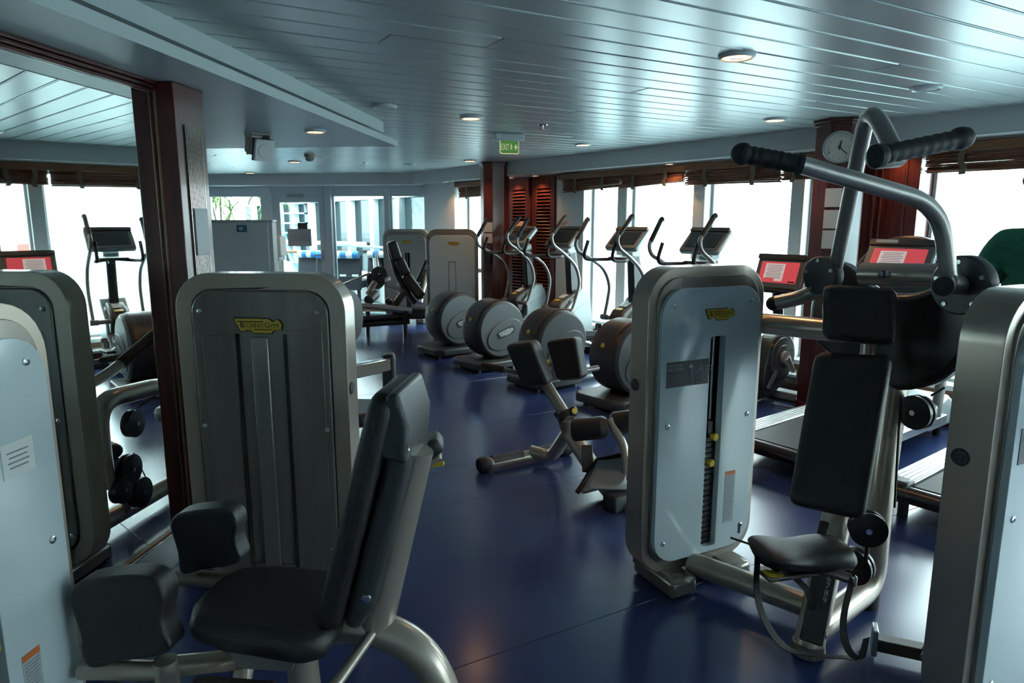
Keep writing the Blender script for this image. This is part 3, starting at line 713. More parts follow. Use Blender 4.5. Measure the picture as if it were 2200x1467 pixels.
pad_o = [(-0.125, -0.135), (-0.128, -0.05), (-0.147, 0.04), (-0.148, 0.085), (-0.11, 0.125), (0.0, 0.15), (0.09, 0.155), (0.135, 0.135), (0.148, 0.09), (0.135, 0.03), (0.140, -0.02), (0.153, -0.055), (0.14, -0.085), (0.08, -0.105), (-0.02, -0.125), (-0.09, -0.15)]
def smooth_loop(o, n=3):
    P = [Vector((p[0], p[1], 0)) for p in o]; m = len(P); out = []
    for i in range(m):
        a, b, c_, d = P[i - 1], P[i], P[(i + 1) % m], P[(i + 2) % m]
        for k in range(n):
            t = k / n; q_ = 0.5 * ((2 * b) + (c_ - a) * t + (2 * a - 5 * b + 4 * c_ - d) * t * t + (3 * b - a - 3 * c_ + d) * t ** 3); out.append((q_.x, q_.y))
    return out
for (x, y, z, sg) in ((0.335, 0.20, 0.545, 1), (0.30, -0.205, 0.60, -1)):
    k_ = 1.0 if sg == 1 else 0.82; ol = smooth_loop([(-p[0] * k_, p[1] * k_) for p in pad_o])
    T.add('thigh_pad', pad_mb(A1p(x, y, z), F1, UP, 0.3, 0.3, 0.085, outline=ol) if True else None, 'leather_black' if sg == 1 else 'leather_grey', bevel=0.024, seg=5)
    T.add('pad_arm', MB().tube([A1p(x + 0.15, y + 0.02 * sg, z - 0.17), A1p(x - 0.10, y + 0.01 * sg, z - 0.165)], 0.03, 14), 'champagne')
    T.add('pad_post', MB().tube([A1p(x - 0.115, y + 0.012 * sg, z - 0.125), A1p(x - 0.115, y + 0.012 * sg, 0.25), A1p(x - 0.12, y * 0.55, 0.08)], 0.034, 14), 'champagne')
# --- 2. leg machine behind it: tower with its back to the camera
T = Thing('leg_press_machine', 'machine with grey smoked back panel and yellow badge beside the dark pillar', 'exercise machine', (-1.13, 3.2, 0))
tower(T, (-1.085, 2.985, 0), R(276), Wd=0.765, Ht=1.482, slot=True, D=0.12)
def P2(a, b, z): return M(a, b, z)
T.add('base_tube', MB().tube(fillet([P2(3.22, 0.55, 0.09), P2(3.75, 0.52, 0.09), P2(4.35, 0.52, 0.07)], 0.05), 0.052, 16), 'champagne')
T.add('arch_tube', MB().tube(fillet([P2(3.21, 0.50, 0.30), P2(3.21, 0.50, 0.77), P2(3.85, 0.50, 0.72), P2(4.15, 0.52, 0.35)], [0.16, 0.2]), 0.052, 16), 'champagne')
for (a, z, r) in ((3.40, 0.60, 0.075), (3.33, 0.36, 0.085), (3.40, 0.20, 0.085), (3.25, 0.27, 0.07)):
    pulley(T, P2(a, 0.44, z), MN, r)
T.add('strut', MB().tube([P2(3.36, 0.50, 0.10), P2(3.34, 0.48, 0.38)], 0.022, 12), 'champagne')
T.add('cable', MB().tube([P2(3.22, 0.43, 0.33), P2(3.37, 0.43, 0.44), P2(3.47, 0.43, 0.22)], 0.004, 6), 'rubber_black')
T.add('cable', MB().tube([P2(3.42, 0.43, 0.67), P2(3.95, 0.43, 0.80)], 0.004, 6), 'rubber_black')
T.add('lever_tube', MB().tube(fillet([P2(3.15, 0.62, 0.82), P2(3.45, 0.60, 0.86), P2(4.0, 0.56, 1.08)], 0.1), 0.03, 12), 'champagne')
T.add('lever_grip', MB().tube([P2(3.55, 0.594, 0.90), P2(3.92, 0.565, 1.05)], 0.034, 12), 'grip_brown')
T.add('seat', pad_mb(P2(4.15, 0.52, 0.48), MD, MN * -1, 0.42, 0.40, 0.09, 0.08), 'leather_black', bevel=0.035, seg=4)
T.add('seat_post', MB().cyl(P2(4.15, 0.52, 0.05), P2(4.15, 0.52, 0.45), 0.045, n=14), 'champagne')
T.add('cam_cover', MB().lathe([(0.0, -0.02), (0.14, -0.015), (0.15, 0.0), (0.14, 0.02), (0, 0.022)], at(742, 683, 3.42), (0.9, -0.3, 0), 28), 'plastic_black')
T.add('cam_axle', MB().tube([at(742, 683, 3.42), Vector((-1.0, 3.10, 1.20))], 0.03, 12), 'champagne')
a0, a1 = at(715, 806, 3.20), at(835, 782, 3.75)
T.add('arm_bar', MB().box((a0 + a1) / 2, ((a1 - a0).length, 0.05, 0.075), a1 - a0, (a1 - a0).cross(UP)), 'champagne_dark', bevel=0.008)
pc = at(836, 805, 3.78)
T.add('roller_pad', MB().box(pc, (0.075, 0.13, 0.25), (0.97, 0.2, 0), (-0.2, 0.97, 0)), 'leather_black', bevel=0.025, seg=4)
pc = at(926, 958, 2.86)
T.add('knee_pad', MB().box(pc, (0.11, 0.16, 0.075), (0.80, 0.1, 0.58), (-0.1, 0.99, 0)), 'leather_grey', bevel=0.028, seg=4)
T.add('pad_tray', MB().box(pc + Vector((0.0, 0, -0.055)), (0.10, 0.13, 0.03), (0.85, 0.1, 0.5), (-0.1, 0.99, 0)), 'champagne', bevel=0.01)
T.add('pad_lever', MB().box(pc + Vector((0.03, -0.03, -0.072)), (0.06, 0.025, 0.018), (1, 0, 0.1), (0, 1, 0)), 'yellow', bevel=0.006)
T.add('pad_tube', MB().tube([pc + Vector((-0.02, 0.03, -0.06)), Vector((-0.55, 3.1, 0.45)), Vector((-0.75, 3.25, 0.12))], 0.03, 12), 'champagne')
# --- 3. pulldown machine
T = Thing('vertical_traction_machine', 'vertical traction pulldown machine with raised arms, saddle seat and white tower', 'exercise machine', (1.3, 2.8, 0))
AV = R(63.5); GV = azv(AV); NV = azv(AV + R(90))     # along the tower, out of its front
twp = Vector((0.890, 3.065, 0)) - NV * 0.06
tw = tower(T, twp, AV, Wd=0.675, Ht=1.505, D=0.12, band=('VERTICAL', 'TRACTION'), sticker=True, slot_x=0.035, stack=0.72)
link('cable_slot', MB().box((0.232, -0.094, 0.22), (0.016, 0.004, 0.05)).mesh('cable_slot'), 'ink', tw, 0.004)
T.add('base_tube', MB().tube([atz(1483, 1208, 0.10), atz(1735, 1300, 0.085)], 0.052, 18), 'champagne')
ub = atz(1868, 1262, 0.09)
post0 = atz(1736, 1392, 0.02)
T.add('main_upright', MB().tube(fillet([post0 + UP * 0.065 + (ub - post0) * 0.05, ub + (ub - post0).normalized() * 0.02, at(1888, 1080, 2.80), at(1938, 700, 2.92)], [0.13, 0.3]), 0.056, 18), 'champagne')
T.add('seat_post', MB().tube([post0, at(1800, 1105, 2.66)], 0.058, 18), 'champagne')
pn = (at(1790, 1130, 2.62) - post0).normalized(); px_ = Vector((0.93, -0.36, 0)); px_ = (px_ - pn * px_.dot(pn)).normalized(); py_ = pn.cross(px_)
if py_.y > 0: py_ = -py_
T.add('number_plate', MB().box(post0 + pn * 0.22 + py_ * 0.054, (0.085, 0.012, 0.38), px_, py_ * -1), 'plastic_black', bevel=0.008)
for k, ch in enumerate('98765'):
    T.add('plate_number', text_mb(ch, 0.034).xf(basis(px_, -py_, pn, post0 + pn * (0.205 + 0.028 * k) + py_ * 0.0615 + px_ * 0.018)), 'ink_white', smooth=0)
T.add('height_clamp', MB().box(at(1782, 1155, 2.60), (0.10, 0.02, 0.12), px_, py_ * -1), 'plastic_black', bevel=0.008)
T.add('post_socket', MB().cyl(post0 - UP * 0.015, post0 + UP * 0.03, 0.066, 0.062, n=18), 'champagne_dark')
T.add('rear_foot', MB().cyl(ub + Vector((0, 0, -0.09)), ub + UP * -0.02, 0.045, n=14), 'rubber_black')
# saddle: narrow nose to the front, wide behind
sc = at(1722, 1192, 2.50); fw = Vector((-0.80, -0.20, 0)).normalized(); sd = UP.cross(fw)
sm = MB(); secs = [(-0.20, 0.075, 0.04, -0.012), (-0.17, 0.115, 0.058, -0.005), (-0.07, 0.115, 0.062, 0.0), (0.02, 0.10, 0.055, 0.0), (0.10, 0.125, 0.052, 0.012), (0.16, 0.13, 0.046, 0.02), (0.195, 0.09, 0.03, 0.018)]
rings = []
for (x, w_, h_, dz) in secs:
    rings.append([sc + fw * x + sd * w_ * math.cos(a) * (1 - 0.25 * (x > 0.05) * abs(math.sin(a))) + UP * (dz + h_ * math.sin(a) + (0.02 * math.cos(a) ** 2 if x > 0.05 else 0)) for a in [k * 6.283185 / 16 for k in range(16)]])
vs = [p for r in rings for p in r]; n = 16
fs = [(i * n + k, i * n + (k + 1) % n, (i + 1) * n + (k + 1) % n, (i + 1) * n + k) for i in range(len(rings) - 1) for k in range(n)] + [tuple(range(n - 1, -1, -1)), tuple(range((len(rings) - 1) * n, len(rings) * n))]
T.add('saddle', MB().add(vs, fs), 'leather_grey', sub=2)
T.add('saddle_tray', MB().box(sc + UP * -0.062 + fw * 0.02, (0.30, 0.10, 0.02), fw, sd), 'champagne_dark', bevel=0.006)
T.add('saddle_lever', MB().box(at(1664, 1234, 2.44), (0.085, 0.04, 0.018), (0.95, 0.2, -0.28), (-0.2, 0.97, 0)), 'yellow', bevel=0.008)
T.add('saddle_bar', MB().tube([sc + UP * -0.05 - fw * 0.05, at(1832, 1245, 2.36)], 0.02, 12), 'champagne')
T.add('saddle_bar', MB().tube([sc + UP * -0.05 + fw * 0.10, at(1625, 1190, 2.50)], 0.014, 12), 'plastic_black')
# back pad and head pad
def quad_pad(name, tl, tr, br, bl, th, mt, bev):
    ex = ((Vector(tr) - Vector(tl)) + (Vector(br) - Vector(bl))).normalized(); c = (Vector(tl) + Vector(tr) + Vector(br) + Vector(bl)) / 4
    ey = ((Vector(tl) - Vector(bl)) + (Vector(tr) - Vector(br))); ey = (ey - ex * ey.dot(ex)).normalized()
    outl = []
    P = [((Vector(q) - c).dot(ex), (Vector(q) - c).dot(ey)) for q in (bl, br, tr, tl)]
    for i in range(4):
        a, b, d = Vector(P[i - 1]), Vector(P[i]), Vector(P[(i + 1) % 4])
        r = 0.045
        p0, p2 = b + (a - b).normalized() * r, b + (d - b).normalized() * r
        outl += [tuple(p0 * (1 - t) ** 2 + b * 2 * t * (1 - t) + p2 * t * t) for t in [k / 6 for k in range(7)]]
    nn = ex.cross(ey).normalized()
    return T.add(name, MB().plate(outl, th, c - nn * th, ex, ey), mt, bevel=bev, seg=5)
quad_pad('back_pad', at(1752, 752, 2.72), at(1922, 762, 2.60), at(1858, 1118, 2.40), at(1692, 1082, 2.52), 0.085, 'leather_black', 0.03)
quad_pad('head_pad', at(1768, 608, 2.78), at(1932, 618, 2.67), at(1928, 742, 2.62), at(1768, 730, 2.73), 0.09, 'leather_black', 0.03)
T.add('pad_spine', MB().tube([at(1868, 700, 2.80), at(1862, 790, 2.78), at(1800, 1060, 2.62)], 0.03, 12), 'champagne')
# cam housing behind the pads
hc = at(1925, 700, 2.88); hx = NV; hy = UP
hous = MB().plate(smooth_loop([(-0.40, 0.16), (-0.36, 0.235), (-0.29, 0.255), (-0.21, 0.22), (-0.10, 0.145), (0.06, 0.145), (0.17, 0.19), (0.25, 0.245), (0.33, 0.23), (0.37, 0.15), (0.36, 0.04), (0.30, -0.10), (0.20, -0.21), (0.05, -0.27), (-0.08, -0.265), (-0.22, -0.20), (-0.36, -0.14), (-0.42, -0.02)], 3), 0.10, hc + GV * 0.06, hx, hy)
T.add('cam_housing', hous, 'plastic_black', bevel=0.03, seg=3)
T.add('cross_bar', MB().tube([at(1585, 689, 3.36), at(1815, 712, 2.98)], 0.050, 18), 'champagne')
T.add('top_bar', MB().tube([at(1850, 588, 2.86), at(2030, 592, 2.62)], 0.046, 16), 'champagne')
T.add('head_knob', MB().box(at(1900, 588, 2.66), (0.04, 0.03, 0.03), GV, NV), 'plastic_black', bevel=0.006)
for (u, v, Y, r) in ((1768, 592, 2.98, 0.085), (2070, 612, 2.42, 0.105)):
    c = at(u, v, Y)
    d_ = T.add('pivot_disc', MB().lathe([(r, -0.025), (r, 0.02), (r * 0.94, 0.028), (0.0, 0.028)], c, -GV, 32), 'plastic_dark')
    for k in range(5):
        a = k * 1.2566 + 0.4
        T.add('disc_bolt', MB().lathe([(0.009, 0), (0.008, 0.006)], c - GV * 0.028 + (NV * math.cos(a) + UP * math.sin(a)) * r * 0.78, -GV, 8), 'steel', d_)
# near arm
pN = at(2040, 608, 2.36)
armN = fillet([pN, at(2020, 440, 2.36), at(1715, 352, 2.22)], 0.14, 8)
T.add('press_arm', MB().tube(armN, 0.0285, 16), 'tube_silver')
T.add('arm_cap', MB().lathe([(0.036, -0.02), (0.036, 0.06), (0.030, 0.065), (0, 0.065)], at(2052, 610, 2.38), (pN - at(2052, 610, 2.38)).normalized(), 20), 'tube_silver')
T.add('arm_cap', MB().lathe([(0.033, 0), (0.031, 0.004), (0, 0.005)], at(2027, 615, 2.29), (at(2027, 615, 2.20) - at(2027, 615, 2.29)), 20), 'rubber_black')
def grip(p0, p1, r=0.031):
    d = (Vector(p1) - Vector(p0)); n = 30
    rad = [r * (1.22 if (k < 3 or k > n - 3) else (1.0 + 0.05 * math.sin(k * 1.9))) for k in range(n + 1)]
    T.add('hand_grip', MB().tube([Vector(p0) + d * k / n for k in range(n + 1)], rad, 16), 'rubber_black')
grip(at(1722, 354, 2.22), at(1592, 330, 2.24), 0.029)
T.add('grip_end', MB().ball(at(1593, 330, 2.24), 0.034, 8), 'rubber_black')
# far arm
armF = fillet([at(1795, 575, 2.95), at(1868, 218, 2.42), at(1926, 335, 2.24)], 0.13, 8)
T.add('press_arm', MB().tube(armF, 0.0285, 16), 'tube_silver')
T.add('arm_joint', MB().tube([at(1880, 338, 2.20), at(1930, 334, 2.24)], 0.037, 16), 'tube_silver')
grip(at(1880, 336, 2.18), at(2068, 297, 2.26), 0.030)
T.add('grip_end', MB().ball(at(2070, 296, 2.26), 0.034, 8), 'rubber_black')
T.add('arm_stub', MB().tube(fillet([at(1662, 652, 3.12), at(1720, 640, 3.08), at(1765, 620, 3.02)], 0.04), 0.033, 14), 'tube_silver')
T.add('stub_cap', MB().ball(at(1662, 652, 3.12), 0.034, 8), 'rubber_black')
# pulleys, cables, strap
pulley(T, at(1970, 885, 2.76), -GV, 0.072)
pulley(T, at(1864, 1135, 2.52), (-0.3, -0.95, 0), 0.070)
pulley(T, at(1836, 1215, 2.62), (-0.75, -0.65, 0), 0.075)
T.add('cable', MB().tube([at(1864, 1165, 2.52), at(1860, 1205, 2.57)], 0.008, 8), 'rubber_black')
T.add('cable', MB().tube([atz(1570, 1155, 0.23), at(1650, 1182, 2.86)], 0.005, 6), 'rubber_black')
T.add('cable', MB().tube([at(1935, 850, 2.78), at(1922, 1090, 2.74)], 0.005, 6), 'rubber_black')
T.add('cable', MB().tube([at(2000, 850, 2.76), at(2030, 832, 2.75)], 0.005, 6), 'rubber_black')
sp = spline([at(1628, 1190, 2.47), at(1626, 1270, 2.45), at(1645, 1335, 2.38), at(1690, 1392, 2.35), at(1760, 1408, 2.33), at(1820, 1412, 2.30), at(1853, 1415, 2.27), at(1850, 1395, 2.27)], 6)
T.add('strap', MB().ribbon(sp, Vector((0.028, 0.018, 0.0))), 'rubber_black')
T.add('strap', MB().ribbon(spline([at(1832, 1240, 2.34), at(1812, 1330, 2.29), at(1820, 1390, 2.25), at(1848, 1415, 2.25), at(1862, 1370, 2.27)], 6), Vector((0.030, 0.012, 0.0))), 'rubber_black')
T.add('strap', MB().ribbon(spline([at(1710, 1242, 2.50), at(1735, 1270, 2.48), at(1748, 1310, 2.47)], 6), Vector((0.030, 0.01, 0.0))), 'rubber_black')
T.add('buckle', MB().box(at(1832, 1246, 2.35), (0.022, 0.03, 0.04), (1, 0, 0), (0, 1, 0)), 'chrome', bevel=0.005)
T.add('buckle', MB().box(at(1629, 1188, 2.48), (0.022, 0.03, 0.03), (1, 0, 0), (0, 1, 0)), 'chrome', bevel=0.005)
# --- 4. machine cut by the frame: tower and foot bar
T = Thing('shoulder_press_machine', 'machine with large bronze framed tower cut off at the photo edge', 'exercise machine', (1.7, 2.1, 0))
AV4 = R(62); G4, N4 = azv(AV4), azv(AV4 + R(90))
tower(T, Vector((1.362, 2.085, 0)) + G4 * 0.38 + N4 * 0.085, AV4, Wd=0.76, Ht=1.50, D=0.13, band=('', ''), sticker=True)
b0_, b1_ = atz(1878, 1378, 0.06), atz(1990, 1402, 0.06)
T.add('foot_bar', MB().box((b0_ + b1_) / 2, ((b1_ - b0_).length, 0.06, 0.05), b1_ - b0_, UP.cross(b1_ - b0_)), 'plastic_brown', bevel=0.006)
T.add('bar_end', MB().box(b0_ + UP * 0.01, (0.02, 0.075, 0.11), b1_ - b0_, UP.cross(b1_ - b0_)), 'steel', bevel=0.005)
T.add('base_tube', MB().tube([b1_, Vector((1.75, 2.0, 0.06))], 0.04, 12), 'champagne')
# --- 5. two machines at the far column
T = Thing('far_weight_machine', 'machine with pale panel and dark frame standing before the far column', 'exercise machine', at(975, 700, 10.5) * Vector((1, 1, 0)))
tower(T, T.loc, R(90), Wd=0.79, Ht=1.59, D=0.20, slot=False, frame_mat='champagne_dark')
c = T.loc
T.add('seat_back', pad_mb(c + Vector((0.50, 0.35, 1.25)), (0.3, 0.95, 0), UP, 0.30, 0.55, 0.09, 0.08), 'leather_grey', bevel=0.03, seg=4)
T.add('arm_tube', MB().tube([c + Vector((0.40, 0.15, 0.95)), c + Vector((0.62, 0.30, 0.95))], 0.035, 12), 'champagne')
T.add('seat_post', MB().tube([c + Vector((0.52, 0.40, 0.02)), c + Vector((0.50, 0.40, 1.1))], 0.05, 12), 'champagne')
T = Thing('reclined_leg_machine', 'reclined machine with three black pads in a stepped back beside round pulleys', 'exercise machine', at(860, 660, 10.9) * Vector((1, 1, 0)))
tower(T, at(880, 700, 11.6) * Vector((1, 1, 0)), R(96), Wd=0.79, Ht=1.58, D=0.2, panel='acrylic_clear')
Y = 10.6
spine = [at(838, 535, Y), at(850, 580, Y), at(872, 625, Y), at(892, 652, Y)]
T.add('back_frame', MB().tube(spline(spine, 5), 0.045, 10), 'plastic_black')
for (u0, v0, u1, v1) in ((842, 522, 852, 553), (858, 560, 870, 585), (874, 594, 902, 634)):
    p, q_ = at(u0, v0, Y), at(u1, v1, Y); e_ = (q_ - p).normalized()
    T.add('back_pad', MB().box((p + q_) / 2, ((q_ - p).length + 0.06, 0.32, 0.16), e_, (-0.2, 0.98, 0)), 'leather_black', bevel=0.04, seg=3)
for (u, v) in ((846, 556), (862, 590), (895, 641)):
    p = at(u, v, Y - 0.1); T.add('pad_edge', MB().tube([p, p + Vector((0.11, 0, 0.02))], 0.022, 8), 'chrome')
T.add('leg_lever', MB().tube([at(872, 622, Y), at(846, 660, Y)], 0.06, 10), 'plastic_brown')
pulley(T, at(815, 588, Y), (0.1, -1, 0), 0.115, mt='plastic_black', th=0.06)
pulley(T, at(808, 602, Y + 0.15), (0.1, -1, 0), 0.14, mt='plastic_dark', th=0.05)
T.add('roller_arm', MB().tube([at(806, 605, Y), at(790, 632, Y)], 0.045, 10), 'champagne')
T.add('roller', MB().cyl(at(792, 645, Y - 0.15), at(806, 632, Y + 0.1), 0.075, n=16), 'leather_black')
T.add('roller', MB().cyl(at(818, 604, Y - 0.1), at(832, 600, Y + 0.1), 0.065, n=16), 'leather_black')
T.add('roller', MB().ball(at(835, 647, Y), 0.06, 8), 'leather_black')
T.add('lever_tube', MB().tube([at(828, 612, Y), at(862, 624, Y)], 0.04, 10), 'champagne')
T.add('upper_rod', MB().tube([at(808, 545, Y), at(812, 575, Y)], 0.02, 8), 'champagne')
T.add('side_strut', MB().tube([at(918, 560, Y + 0.2), at(898, 605, Y + 0.1)], 0.04, 10), 'plastic_black')
T.add('side_tube', MB().tube([at(918, 580, Y + 0.2), at(905, 625, Y + 0.1), at(900, 650, Y)], 0.06, 10), 'champagne')
T.add('tie_rod', MB().tube([at(735, 612, Y + 0.3), at(796, 586, Y + 0.1)], 0.018, 8), 'champagne')
T.add('base_rail', MB().tube([at(766, 655, Y - 0.3), at(885, 668, Y - 0.3)], 0.05, 6), 'alu_rail')
T.add('base_box', MB().box(at(880, 672, Y - 0.1), (0.5, 0.3, 0.16)), 'plastic_black', bevel=0.02)
for v in (686, 698): T.add('base_frame', MB().tube([at(760, v, Y - 0.45), at(880, v - 8, Y - 0.25)], 0.045, 10), 'plastic_black')
for u in (790, 870): T.add('base_leg', MB().cyl(at(u, 690, Y - 0.35) * Vector((1, 1, 0)), at(u, 668, Y - 0.35), 0.035, n=8), 'plastic_black')
# --- 6. back extension bench
T = Thing('back_extension_bench', 'back extension bench with two angled black pads and ankle rollers', 'exercise bench', (0.35, 4.4, 0))
p0, p1 = atz(1038, 998, 0.055), atz(1216, 962, 0.055)
T.add('base_bar', MB().tube([p0, p1], 0.042, 14), 'champagne')
for a, b in ((0.1, 0.45), (0.6, 0.92)):
    T.add('bar_trim', MB().tube([p0 + (p1 - p0) * a + UP * 0.012, p0 + (p1 - p0) * b + UP * 0.012], 0.040, 12), 'plastic_dark')
for p, q_ in ((p0, p1), (p1, p0)):
    d = (p - q_).normalized()
    e = T.add('end_cap', MB().lathe([(0.045, -0.05), (0.055, -0.03), (0.055, 0.02), (0.045, 0.035), (0, 0.036)], p, d, 18), 'rubber_black')
f0 = Vector((0.66, 3.89, 0)); ax = (Vector((0.10, 4.79, 0)) - f0).normalized(); sdx = ax.cross(UP)
def B(t, y, z): return f0 + ax * t + sdx * y + UP * z
jn = at(1222, 925, 4.42)
T.add('leg_tube', MB().tube(fillet([p0 + (p1 - p0) * 0.55 + UP * 0.03, p0 + (p1 - p0) * 0.70 + Vector((0.06, -0.10, 0.0)), jn], 0.12), 0.045, 14), 'champagne')
low, top = at(1330, 1075, 3.93), at(1183, 842, 4.52)
beam_d = (low - top).normalized()
T.add('main_beam', MB().tube(fillet([top + beam_d * 0.22, jn, at(1290, 1030, 4.10), low, low + Vector((0.1, -0.12, -0.03))], 0.1), 0.056, 16), 'champagne')
T.add('telescope', MB().tube([top - beam_d * 0.06, top + beam_d * 0.25], 0.040, 14), 'tube_silver')
T.add('collar', MB().tube([top + beam_d * 0.20, top + beam_d * 0.235], 0.062, 16), 'plastic_black')
T.add('scale_plate', MB().box(at(1262, 985, 4.12), (0.07, 0.02, 0.17), (1, 0.1, 0), (-0.1, 1, -0.3)), 'plastic_brown', bevel=0.004)
kn = at(1230, 884, 4.36)
T.add('lock_knob', MB().lathe([(0.010, -0.06), (0.012, -0.02), (0.028, -0.015), (0.032, 0.02), (0.024, 0.03), (0, 0.031)], kn, (0.35, -0.8, 0.35), 16), 'plastic_black')
T.add('knob_cap', MB().lathe([(0.019, 0), (0.019, 0.004), (0, 0.005)], kn + Vector((0.35, -0.8, 0.35)).normalized() * 0.03, (0.35, -0.8, 0.35), 16), 'yellow')
T.add('rear_knob', MB().ball(at(1197, 890, 4.50), 0.025, 7), 'plastic_black')
for (tl, tr, br, bl) in (((1082, 742, 4.52), (1140, 735, 4.40), (1178, 828, 4.36), (1122, 836, 4.48)), ((1168, 732, 4.62), (1236, 724, 4.50), (1250, 815, 4.44), (1196, 820, 4.56))):
    quad_pad('hip_pad', at(*tl), at(*tr), at(*br), at(*bl), 0.11, 'leather_black', 0.032)
T.add('pad_bar', MB().tube([at(1130, 800, 4.56), at(1215, 790, 4.64)], 0.022, 10), 'champagne')
T.add('pad_bolt', MB().cyl(at(1166, 778, 4.48), at(1180, 777, 4.48), 0.018, n=10), 'yellow')
hb = fillet([at(1125, 803, 4.6), at(1092, 796, 4.6), at(1034, 784, 4.62)], 0.05)
T.add('handle_tube', MB().tube(hb, 0.017, 10), 'tube_silver')
T.add('hand_grip', MB().tube([at(1082, 794, 4.6), at(1034, 784, 4.62)], 0.025, 12), 'grip_brown')
T.add('handle_tube', MB().tube([at(1190, 805, 4.62), at(1235, 800, 4.75), at(1285, 790, 4.85)], 0.02, 10), 'tube_silver')
T.add('ankle_roller', MB().tube([at(1226, 925, 4.14), at(1234, 924, 4.14), at(1296, 918, 4.06), at(1306, 917, 4.06)], [0.052, 0.072, 0.072, 0.055], 18), 'leather_black', bevel=0.01)
T.add('ankle_roller', MB().tube([at(1312, 910, 4.10), at(1320, 909, 4.10), at(1380, 902, 4.02), at(1388, 901, 4.02)], [0.052, 0.072, 0.072, 0.055], 18), 'leather_black', bevel=0.01)
T.add('roller_bracket', MB().tube(fillet([at(1308, 900, 4.06), at(1345, 965, 3.98), at(1345, 1030, 3.95)], 0.08), 0.028, 12), 'champagne')
quad_pad('foot_plate', at(1284, 988, 4.12), at(1343, 975, 4.02), at(1345, 1038, 3.90), at(1240, 1058, 3.98), 0.02, 'plastic_lightgrey', 0.004)
T.add('plate_edge', MB().tube([at(1343, 975, 4.015), at(1284, 988, 4.115), at(1240, 1058, 3.975)], 0.016, 8), 'rubber_black')
T.add('foot_tray', MB().box(at(1318, 1040, 3.95), (0.26, 0.16, 0.012), (0.97, -0.2, 0.05), (0.2, 0.97, 0)), 'plastic_lightgrey', bevel=0.004)
T.add('rear_foot', MB().box(f0 + UP * 0.05, (0.12, 0.2, 0.10), ax, sdx), 'plastic_dark', bevel=0.012)
# ------------------------------------------------------------------ cardio machines (local x = the way the user faces)
def console(T, x0, z0, w=0.48, h=0.31, tilt=42, screen='screen_dark', page=False, label=None):
    a = R(tilt); ey = Vector((math.sin(a), 0, math.cos(a))); ex = Vector((0, -1, 0)); nn = ex.cross(ey)   # nn faces the user
    c = Vector((x0, 0, z0)) + ey * h / 2
    body = T.add('console', MB().plate(rr(w, h, 0.03, 4), -0.055, c, ex, ey).xf(Matrix()), 'plastic_lightgrey', bevel=0.014, seg=3)
    T.add('console_face', MB().plate(rr(w * 0.95, h * 0.94, 0.02, 3), 0.006, c, ex, ey), 'plastic_grey', body)
    T.add('console_hood', MB().plate(rr(w * 0.98, 0.05, 0.012, 3), 0.022, c + ey * (h / 2 - 0.03), ex, ey), 'plastic_dark', body)
    T.add('screen', MB().plate(rr(w * 0.78, h * 0.60, 0.006, 2), 0.010, c - ey * 0.012, ex, ey), screen, body)
    if page:
        T.add('screen_page', MB().plate([(-0.125, -0.060), (-0.01, -0.060), (-0.01, -0.085), (0.075, -0.085), (0.075, 0.085), (-0.125, 0.085)], 0.0108, c - ey * 0.012 - ex * 0.02, ex, ey), 'screen_page', body)
        for k in range(9):
            T.add('screen_text', MB().plate(rr(0.165 - 0.025 * (k % 3 == 1), 0.006, 0.001, 1), 0.0114, c - ey * (-0.055 + 0.0155 * k) - ex * 0.045, ex, ey), 'screen_text', body)
        T.add('screen_tag', MB().plate(rr(0.07, 0.012, 0.002, 1), 0.0112, c - ey * (h * 0.30 - 0.002) + ex * w * 0.30, ex, ey), 'screen_dark', body)
    return body, c, ex, ey, nn
